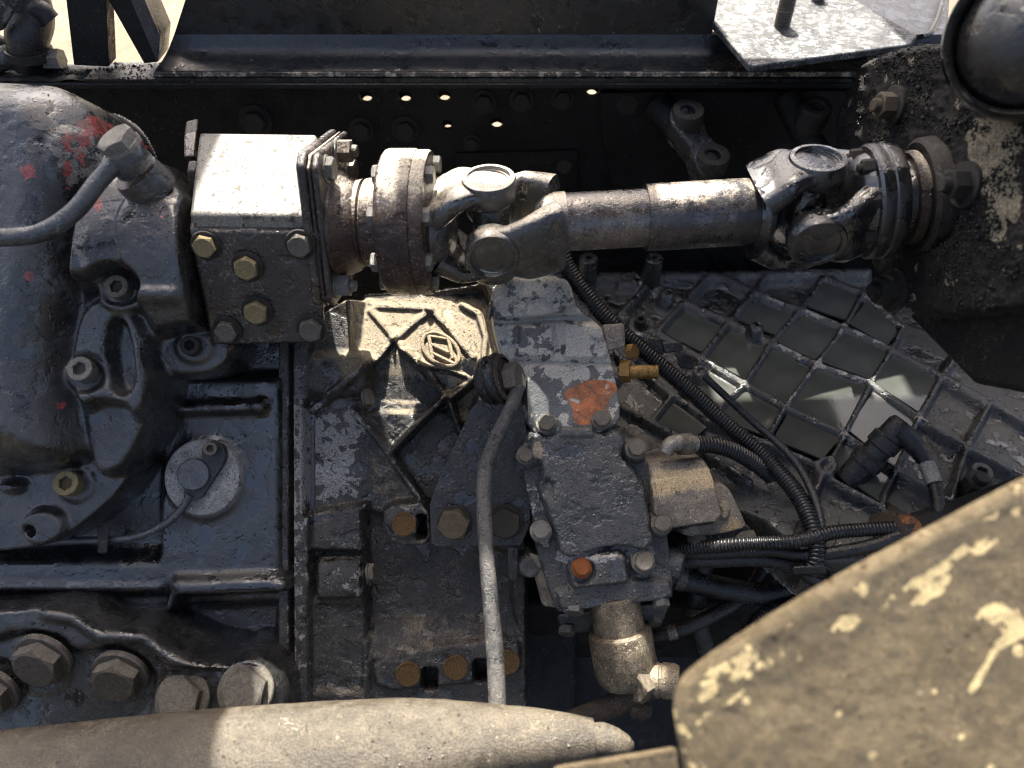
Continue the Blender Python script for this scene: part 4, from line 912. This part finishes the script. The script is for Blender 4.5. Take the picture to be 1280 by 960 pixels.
# shift lever with ball joint below the cylinder
lv = thing('shift_lever', 'rusty ball joint and lever below the actuator cylinder', 'lever', P(800, 890, -10))
obj('lever_arm', *g_tube([P(840, 850, 18), P(805, 856, 18), P(770, 880, 0), P(715, 900, -30)], [S(16, 10), S(20, 10), S(15, 10), S(13, 10)], 16, 6), 'redrust', lv)
obj('joint_collar', *g_lathe([(0, -.022), (.019, -.022), (.021, -.018), (.021, .002), (.0195, .003), (.0195, .005), (.021, .006), (.021, .02), (.018, .026), (0, .026)], axisM(P(822, 850, 20), V(.96, .02, .25)), 28), 'cup', lv)
bolt(lv, P(802, 853, 24), V(-.75, -.15, .6), S(38, 24), mat='cup', name='joint_nut', roll=.2)
obj('ball_stud', *g_lathe([(0, .012), (.012, .010), (.014, .006), (.014, -.03), (0, -.03)], axisM(P(800, 885, 14), V(.1, -.5, .8)), 24), 'redrust', lv)

# ================================================================== ribbed cover and its pools
rc_ = thing('ribbed_cover', 'black cast gearbox cover with diamond ribs holding pools of water', 'gearbox cover', PZ(960, 560, -.13))
ZT = -.10
F = Fld(650, 300, 1300, 760, 1.8, 0, -90, fill=-90)
X, Y = F.X, F.Y
cov = [(690, 360), (724, 338), (1085, 334), (1200, 352), (1300, 380), (1300, 660), (1180, 668), (1110, 692), (1020, 690), (960, 640), (880, 610), (780, 600), (690, 560)]
def zf(sd, w): return F.t(sd, w)
floor = -17+6*np.clip((900-X)/250, 0, 1)*np.clip((480-Y)/120, 0, 1)-3*np.clip((Y-480)/200, 0, 1)
t = zf(poly(cov)(X, Y), 4); F.n = -90*(1-t)+floor*t
def rib(pts, wd=4.6, h=0.):
    global F
    tt = zf(seg(pts, wd)(X, Y), 5.5); F.n = np.maximum(F.n, -90+(90+h)*tt*(tt > .02)) if False else F.n*(1-tt)+h*tt
# rear wall with bosses
rib([(722, 344), (900, 342), (1086, 338)], 6, 3)
RIBS = [[(776, 390), (814, 350)], [(822, 413), (855, 375), (882, 346)], [(877, 445), (912, 399), (944, 362), (955, 346)], [(932, 478), (965, 426), (1002, 385), (1030, 344)], [(960, 552), (966, 535), (980, 510), (1022, 453), (1056, 407), (1082, 360)],
        [(1033, 582), (1048, 560), (1057, 540), (1090, 476), (1116, 435), (1128, 408)], [(1105, 632), (1108, 612), (1122, 585), (1150, 520), (1178, 470)], [(815, 525), (842, 490), (877, 445)], [(886, 522), (932, 478)], [(760, 480), (800, 440), (822, 413)],
        [(776, 352), (814, 350), (855, 375), (912, 399), (965, 426), (1022, 454), (1090, 477), (1150, 520), (1210, 556), (1250, 575)], [(900, 342), (944, 362), (1002, 385), (1056, 407), (1116, 435), (1178, 468), (1230, 500)], [(1030, 344), (1080, 364), (1128, 408)],
        [(776, 390), (822, 413), (877, 445), (932, 478), (990, 510), (1057, 541), (1122, 585), (1190, 625)], [(770, 440), (842, 490), (886, 522), (960, 552), (1012, 574), (1045, 600), (1105, 632), (1122, 660)], [(770, 500), (815, 525), (880, 560), (940, 600)], [(1030, 590), (1015, 625), (1030, 680)], [(1150, 520), (1178, 470), (1210, 420)], [(1178, 468), (1240, 500), (1310, 540)], [(1240, 500), (1210, 556), (1190, 625)], [(1210, 556), (1270, 588), (1320, 610)]]
for rb in RIBS: rib(rb)
for bx, by, r_, h in ((833, 372, 10, 12), (945, 414, 10, 12), (802, 408, 19, 4), (876, 466, 11, 8), (1033, 583, 16, 4)):
    tt = zf(disc(bx, by, r_, r_*.85)(X, Y), 4); F.n = F.n*(1-tt)+h*tt
    if r_ > 12 or r_ == 11:
        tt = zf(disc(bx, by, r_*.4, r_*.33)(X, Y), 3); F.n = F.n*(1-tt)+(h-8)*tt
F.blur(1)
F.paint('pC', box(1130, 300, 1320, 700), -.3, 40); F.paint('pC', box(700, 570, 1320, 760), -.3, 40); F.paint('pA', seg([(1080, 364), (1128, 408)], 4), .28, 8); F.paint('pA', seg([(965, 426), (1022, 454), (1090, 477)], 4), .28, 8); F.paint('pA', seg([(1002, 385), (1056, 407), (1116, 435)], 4), .26, 8); F.paint('pA', seg([(980, 510), (1022, 453), (1056, 407)], 4), .2, 8)
def mapz(X, Y, n):
    a = (X-640)/FP; b = (480-Y)/FP; dx, dy, dz = a, (b+1)*c45, (b-1)*c45
    k = (ZT-CAM.z)/dz
    return np.stack([dx*k, CAM.y+dy*k, np.full_like(X, ZT)+n/1000], -1)
F.build('casting', 'cover', rc_, fmap=mapz, grit=2500, gsz=.0008, gmat='blackgrit', seed=12)
for bx, by in ((736, 322), (818, 322)):
    p = PZ(bx, by, -.055)
    obj('boss', *g_lathe([(.0045, -.02), (.005, 0), (.013, .0), (.015, -.002), (.016, -.06)], axisM(p, UP), 28), 'cover', rc_)
bolt(rc_, PZ(800, 404, -.095), (0, -.1, 1), .018, kind='socket', mat='bolt_dark')
bolt(rc_, PZ(1222, 596, -.105), (0, -.1, 1), .026, kind='socket', mat='bolt')
bolt(rc_, PZ(1215, 612, -.112), (0, -.1, 1), .030, kind='nut', mat='bolt_dark')
# pools: each cell of standing water is a separate pool
cells = [[(1030, 352), (1078, 368), (1060, 398), (1008, 380)], [(1090, 372), (1126, 404), (1108, 428), (1066, 404)], [(952, 372), (994, 390), (974, 418), (924, 398)], [(972, 424), (1008, 394), (1050, 410), (1018, 446)], [(1062, 412), (1108, 436), (1086, 470), (1030, 450)],
         [(1028, 460), (1084, 482), (1052, 534), (992, 506)], [(1098, 478), (1122, 442), (1170, 470), (1150, 512)], [(924, 408), (960, 428), (932, 470), (884, 444)], [(972, 432), (1014, 456), (982, 500), (940, 478)],
         [(846, 496), (892, 522), (862, 548), (822, 528)], [(886, 452), (926, 478), (898, 512), (852, 488)], [(938, 486), (976, 510), (958, 542), (898, 520)], [(990, 516), (1048, 544), (1026, 570), (972, 548)], [(864, 388), (904, 402), (876, 436), (832, 414)], [(1064, 546), (1112, 586), (1098, 622), (1046, 584)], [(1100, 484), (1144, 520), (1118, 578), (1066, 536)]]
LV = [-.1055, -.1055, -.1115, -.1065, -.1055, -.1055, -.106, -.111, -.1085, -.110, -.110, -.108, -.1075, -.1115, -.111, -.1075]
for cl, z in zip(cells, LV):
    cx = sum(p[0] for p in cl)/4; cy = sum(p[1] for p in cl)/4
    ring = [PZ(cx+(x-cx)*1.14, cy+(y-cy)*1.14, z) for x, y in cl]
    o = obj('water', ring+[p-Vector((0, 0, .003)) for p in ring], [list(range(len(ring)))]+[[i, (i+1) % len(ring), (i+1) % len(ring)+len(ring), i+len(ring)] for i in range(len(ring))], 'water')
    o['kind'] = 'structure'
# dark gearbox casing below everything
gc = thing('gearbox_casing', 'deep shadowed black gearbox side below the ribbed cover', 'gearbox', PZ(900, 700, -.5))
v, f = g_hexa([P(330, 420, -170), P(720, 420, -170), P(720, 1100, -170), P(330, 1100, -170)], [P(330, 420, -300), P(720, 420, -300), P(720, 1100, -300), P(330, 1100, -300)]); obj('side_wall', v, f, 'rail', gc, bevel=.01)
v, f = g_hexa([PZ(640, 340, -.30), PZ(1400, 340, -.30), PZ(1500, 760, -.30), PZ(640, 760, -.30)], [PZ(640, 340, -.30)-Vector((0, 0, .3)), PZ(1400, 340, -.30)-Vector((0, 0, .3)), PZ(1500, 760, -.30)-Vector((0, 0, .3)), PZ(640, 760, -.30)-Vector((0, 0, .3))]); obj('shade_slab', v, f, 'rail', gc, bevel=.01)
v, f = g_hexa([P(600, 640, -220), P(1500, 640, -220), P(1500, 1300, -220), P(600, 1300, -220)], [P(600, 640, -330), P(1500, 640, -330), P(1500, 1300, -330), P(600, 1300, -330)]); obj('lower_wall', v, f, 'rail', gc, bevel=.01)

# ================================================================== conduits and wiring
def conduit(label, pts, rpx, n_, group=None):
    t = thing('corrugated_conduit', label, 'conduit', P(*pts[-1]))
    obj('corrugated_sleeve', *g_corr([P(*p) for p in pts], S(rpx, n_)), 'conduit', t); return t
c1 = conduit('black corrugated conduit running diagonally across the ribbed cover', [(700, 312, 0), (716, 345, -8), (758, 398, -14), (812, 445, -18), (862, 488, -20), (910, 532, -20), (958, 574, -12), (996, 618, 16), (1016, 660, 44), (1020, 695, 54), (1010, 716, 44)], 11, -20)
c2 = conduit('short black corrugated conduit branching from the side valve fitting', [(864, 556, 20), (890, 556, 14), (918, 564, 4), (945, 580, -10), (965, 596, -22)], 11, 5)
obj('elbow_fitting', *g_tube([P(832, 566, 34), P(838, 556, 34), P(850, 553, 30), P(868, 555, 22)], [S(9, 30), S(10, 30), S(10.5, 30), S(11.5, 20)], 16, 5), 'bolt_pale', c2)
obj('collar', *g_lathe([(S(9, 20), -.008), (S(13.5, 20), -.008), (S(13.5, 20), .008), (S(9, 20), .008)], axisM(P(856, 555, 26), V(1, 0, -.3)), 24), 'bolt', c2)
c3 = conduit('black corrugated conduit lying level below the sensor', [(1118, 660, 46), (1080, 662, 48), (1040, 666, 52), (990, 677, 58), (930, 680, 46), (850, 686, 0), (800, 690, -40)], 9, 50)
c4 = conduit('black corrugated conduit curling into the gap beside the near bracket', [(930, 800, -70), (950, 775, -66), (975, 762, -64), (1010, 756, -64), (1050, 752, -64)], 12, -65)
wr = thing('wiring_harness', 'bundle of thin black wires taped beside the diagonal conduit', 'wiring', P(1000, 710, -60))
for q_, pts in enumerate(([(880, 470, -34), (940, 526, -30), (990, 572, -2), (1018, 622, 28), (1028, 670, 50), (1020, 705, 54)], [(820, 690, -20), (885, 692, 10), (960, 688, 40), (1010, 694, 50), (1080, 684, 52), (1122, 670, 50)], [(800, 705, -30), (870, 702, 0), (950, 700, 30), (1010, 708, 40)], [(1000, 700, 45), (1010, 722, 40), (1040, 735, 26), (1060, 760, 0)])):
    obj('wire', *g_tube([P(*p) for p in pts], S((5, 8, 9, 7)[q_], 20), 12, 8), 'rubber', wr)
obj('tie', *g_hexa([P(990, 708, 66), P(1032, 706, 66), P(1034, 718, 62), P(990, 720, 62)], [P(990, 708, 30), P(1032, 706, 30), P(1034, 718, 28), P(990, 720, 28)]), 'rubber', wr, bevel=.003)
pcn = thing('plug_connector', 'black plastic plug connector half hidden behind the diagonal conduit', 'connector', P(830, 440, -40))
v, f = g_hexa([P(808, 420, -30), P(828, 424, -30), P(830, 444, -26), P(806, 436, -26)], [P(808, 420, -60), P(828, 424, -60), P(830, 444, -60), P(806, 436, -60)]); obj('housing', v, f, 'rubber', pcn, bevel=.002)
v, f = g_hexa([P(828, 428, -32), P(852, 426, -34), P(854, 438, -32), P(830, 442, -30)], [P(828, 428, -56), P(852, 426, -56), P(854, 438, -56), P(830, 442, -56)]); obj('socket', v, f, 'rubber', pcn, bevel=.002)
v, f = g_hexa([P(842, 440, -30), P(862, 446, -32), P(868, 462, -30), P(850, 460, -28)], [P(842, 440, -50), P(862, 446, -50), P(868, 462, -50), P(850, 460, -50)]); obj('latch', v, f, 'rubber', pcn, bevel=.002)
for q_, (lb, pts, r_) in enumerate((('thick black rubber hose sagging below the side valve', [(780, 700, -70), (850, 722, -66), (900, 735, -70), (960, 742, -80), (1030, 720, -90), (1100, 700, -100)], 15), ('thin black hose crossing the dark gap above the ball joint', [(770, 800, -70), (840, 790, -60), (890, 770, -60), (930, 745, -80), (960, 700, -100)], 9), ('black hose dropping into the gap beside the actuator cylinder', [(880, 700, -70), (870, 760, -90), (885, 830, -110), (880, 900, -130)], 13))):
    hz = thing('rubber_hose', lb, 'hose', P(*pts[0])); obj('hose', *g_tube([P(*q) for q in pts], S(r_, -70), 16, 8), 'rubber', hz)
    obj('clamp', *g_lathe([(S(r_, -70)*.95, -.006), (S(r_, -70)*1.1, -.006), (S(r_, -70)*1.1, .006), (S(r_, -70)*.95, .006)], axisM(P(*pts[1]), P(*pts[2])-P(*pts[0])), 24), 'bolt', hz)
# speed sensor on the cover
ss = thing('speed_sensor', 'black screwed speed sensor with cable plug standing on the ribbed cover', 'sensor', PZ(1085, 590, -.11))
d1 = (P(1128, 530, -12)-P(1078, 582, -36)).normalized(); b0 = P(1080, 580, -36)
obj('body', *g_lathe([(0, -.03), (.018, -.03), (.018, 0), (.021, .001), (.021, .012), (.017, .014), (.017, .028), (.020, .030), (.020, .045), (.017, .047), (.017, .066), (.014, .072), (0, .073)], axisM(b0, d1), 28), 'rubber', ss)
bolt(ss, b0+d1*.002, d1, .038, mat='bolt_dark', name='hex_nut')
obj('cable', *g_tube([P(1122, 538, -12), P(1142, 556, -10), P(1158, 580, -4), P(1170, 612, 14), P(1176, 655, 40)], [S(14, -60), S(12, -60), S(8, -60), S(8, -60), S(8, -60)], 14, 8), 'rubber', ss)
obj('tape_band', *g_tube([P(1158, 580, -4), P(1163, 592, 3), P(1168, 605, 10)], S(9.5, -65), 14, 4), 'bolt_pale', ss)
# control rod at the lower right
cr_ = thing('control_rod', 'dark steel control rod with rust-stained clamp behind the near bracket', 'rod', P(1140, 680, 0))
obj('rod', *g_tube([P(1120, 672, 20), P(1200, 648, 30), P(1300, 615, 40)], [S(22, 20), S(24, 20), S(26, 30)], 20, 6), 'rail', cr_)
F = Fld(1095, 635, 1180, 715, 1.5, 40, -20)
F.add(poly([(1106, 672), (1120, 650), (1142, 640), (1158, 652), (1168, 690), (1130, 706), (1112, 700)], 2), 52, 9); F.add(disc(1154, 676, 17, 15), 20, 5)
F.paint('pB', seg([(1132, 650), (1150, 648), (1142, 670), (1150, 690)], 6), .55, 8, at=50); F.blur(1)
F.build('clamp', 'redrust', cr_)

# ================================================================== lower left arm with big bolts
la = thing('torque_bracket', 'blue-black cast torque bracket with five big bolts at the lower left', 'bracket', P(180, 920, 40))
F = Fld(-170, 730, 380, 1010, 2, 50, -60)
F.add(poly([(-170, 770), (0, 762), (60, 754), (96, 760), (124, 782), (180, 782), (208, 806), (250, 826), (330, 832), (356, 852), (360, 920), (356, 1010), (-170, 1010)], 2), 40, 8)
F.add(poly([(-170, 790), (-10, 800), (30, 786), (84, 792), (100, 812), (140, 806), (186, 816), (204, 846), (190, 900), (100, 930), (-170, 960)], 2), 24, 16)
F.rel(seg([(60, 766), (96, 772), (126, 794), (182, 796), (212, 822), (290, 842)], 7), 8, 12, at=40)
F.add(poly([(204, 838), (240, 832), (345, 836), (356, 900), (204, 900)], 2), 36, 8)
for bx, by, r_, h in ((52, 828, 42, 26), (148, 847, 42, 26), (0, 860, 36, 22), (230, 872, 40, 38), (308, 862, 40, 40)): F.add(disc(bx, by, r_), h, 5)
F.blur(2); F.rough(.6); F.build('casting', 'housing', la, grit=900, gsz=.0007, gmat='blackgrit', seed=10)
for bx, by, n_, s_, ws, d_, mt in ((56, 822, 28, 54, 74, (-.12, -.42, .9), 'bolt'), (152, 842, 28, 52, 72, (-.06, -.40, .9), 'bolt'), (-8, 862, 26, 50, 70, (-.12, -.40, .9), 'bolt'), (229, 874, 42, 48, 68, (.0, .30, .95), 'bolt'), (308, 863, 44, 50, 70, (.05, .30, .95), 'bolt')):
    bo(la, bx, by, n_, d_, s_, kind='hex', mat=mt, washer=ws, wmat='bolt', roll=.4)

# bottom pipe
pp = thing('steel_pipe', 'dust-covered steel pipe with flattened end across the bottom', 'pipe', P(400, 960, 180))
pts = [(-140, 1006, 74), (0, 992, 74), (245, 966, 73), (400, 956, 74), (500, 946, 69), (560, 938, 60), (640, 928, 43), (700, 926, 34), (742, 926, 26)]
obj('pipe', *g_tube([P(x, y, 180) for x, y, r_ in pts], [S(r_, 180) for x, y, r_ in pts], 36, 6), 'pipe', pp, ang=60)
obj('end_stub', *g_tube([P(736, 927, 178), P(752, 926, 178), P(770, 930, 178), P(784, 932, 178), P(792, 933, 178)], [S(20, 180), S(22, 180), S(19, 180), S(13, 180), S(5, 180)], 24, 4), 'pipe', pp, ang=60)

# ================================================================== near bracket, close to the camera
nb = thing('near_bracket', 'mud-brown steel bracket with painted pale light spots in the foreground', 'bracket', P(1100, 960, 450))
F = Fld(800, 520, 1420, 1080, 3, 450, 400)
top = [(1420, 545), (1290, 606), (1180, 662), (1060, 722), (960, 778), (890, 822), (852, 850), (842, 880), (848, 930), (858, 990), (870, 1080), (1420, 1080)]
X, Y = F.X, F.Y
sd = poly(chaikin(top, 2))(X, Y); gy, gx = np.gradient(sd, 3.)
out_ = sd > 0; X -= np.where(out_, np.minimum(sd, 9)*gx, 0); Y -= np.where(out_, np.minimum(sd, 9)*gy, 0)
e_ = np.clip(-sd/16, 0, 1)
F.n = np.where(sd > 6, 400., 450+.05*(Y-800)-9*(1-np.sqrt(np.clip(1-(1-e_)**2, 0, 1)))-2.5*np.clip(-sd/60-.2, 0, 1))
F.n += np.where(sd < 0, 1.3*(vnoise(X, Y, 30, 21)-.5)+.8*(vnoise(X, Y, 11, 22)-.5), 0)
F.nback = 401
a = .30*(vnoise(X, Y, 34, 23)-.55)  # sun dapples painted as pale spots and edge patches; streak is a scratch
for cx, cy, rx, ry in ((905, 852, 40, 9), (960, 828, 36, 9), (900, 882, 60, 5), (1215, 690, 30, 8), (1160, 728, 60, 9), (1240, 680, 28, 12), (1060, 780, 22, 12), (1245, 770, 24, 14), (1170, 742, 40, 10), (1270, 780, 20, 20), (850, 905, 9, 30)):
    ang_ = -.55; dx, dy = X-cx, Y-cy; u = dx*math.cos(ang_)+dy*math.sin(ang_); w_ = -dx*math.sin(ang_)+dy*math.cos(ang_)
    a = np.maximum(a, .30*F.t(disc(0, 0, rx, ry)(u, w_), 10))
a = np.maximum(a, .6*F.t(seg([(1214, 862), (1250, 808)], 4)(X, Y), 6)); a = np.maximum(a, .6*F.t(seg([(1250, 808), (1285, 790)], 6)(X, Y), 6))
for k_ in range(12):
    cx, cy = rs.uniform(860, 1290), rs.uniform(640, 960)
    if poly(top)(np.array([[cx]]), np.array([[cy]]))[0, 0] < -14: a = np.maximum(a, .6*F.t(disc(cx, cy, rs.uniform(3, 8))(X, Y), 4))
a = np.maximum(a, .30*F.t(np.abs(sd+22)-13, 12)*np.clip(2.2*(vnoise(X, Y, 42, 25)-.35), 0, 1))
F.at['pA'] = a
bad = F.n < 402; F.n[bad] = 300; F.build_ok = True
F.build('face', 'near', nb, strict=True)
ns = thing('near_strip', 'sunlit muddy steel strip beside the foreground bracket', 'strip', P(760, 960, 400))
v, f = g_hexa([P(690, 958, 380), P(846, 932, 400), P(856, 1060, 400), P(690, 1060, 380)], [P(690, 958, 360), P(846, 932, 380), P(856, 1060, 380), P(690, 1060, 360)]); obj('strip', v, f, 'near', ns, bevel=.004)

# ================================================================== unseen slabs added overhead, placed to shade chosen patches
HZ = 1.2
def overhead(x0, x1, y0, y1):
    v, f = g_hexa([(x0, y0, HZ), (x1, y0, HZ), (x1, y1, HZ), (x0, y1, HZ)], [(x0, y0, HZ+.03), (x1, y0, HZ+.03), (x1, y1, HZ+.03), (x0, y1, HZ+.03)])
    o = obj('shade_slab', [Vector(q_) for q_ in v], f, 'rail'); o['kind'] = 'structure'; return o
v, f = g_plate([(-.98, .35), (-.40, .35), (-.43, .58), (-.452, .72), (-.452, 1.10), (-.98, 1.10)], lambda x, y: Vector((x, y, HZ)), (0, 0, .03))
o = obj('shade_slab', v, f, 'rail'); o['kind'] = 'structure'  # unseen slab added to keep sun off the left housing
overhead(-.22, -.021, .672, .712); overhead(-.06, .06, .702, .755); overhead(.035, 1.2, .575, .6835)
overhead(-.08, .06, .756, .945); overhead(.0601, .179, .782, .945); overhead(.1791, 1.2, .756, .945)
overhead(-.08, .15, .946, 1.25); overhead(.43, 1.2, .946, 1.45); overhead(-.40, -.081, .985, 1.25)
overhead(.18, 1.2, .684, .755)
overhead(-.25, 1.3, -.85, -.2)  # added above the camera to darken reflections
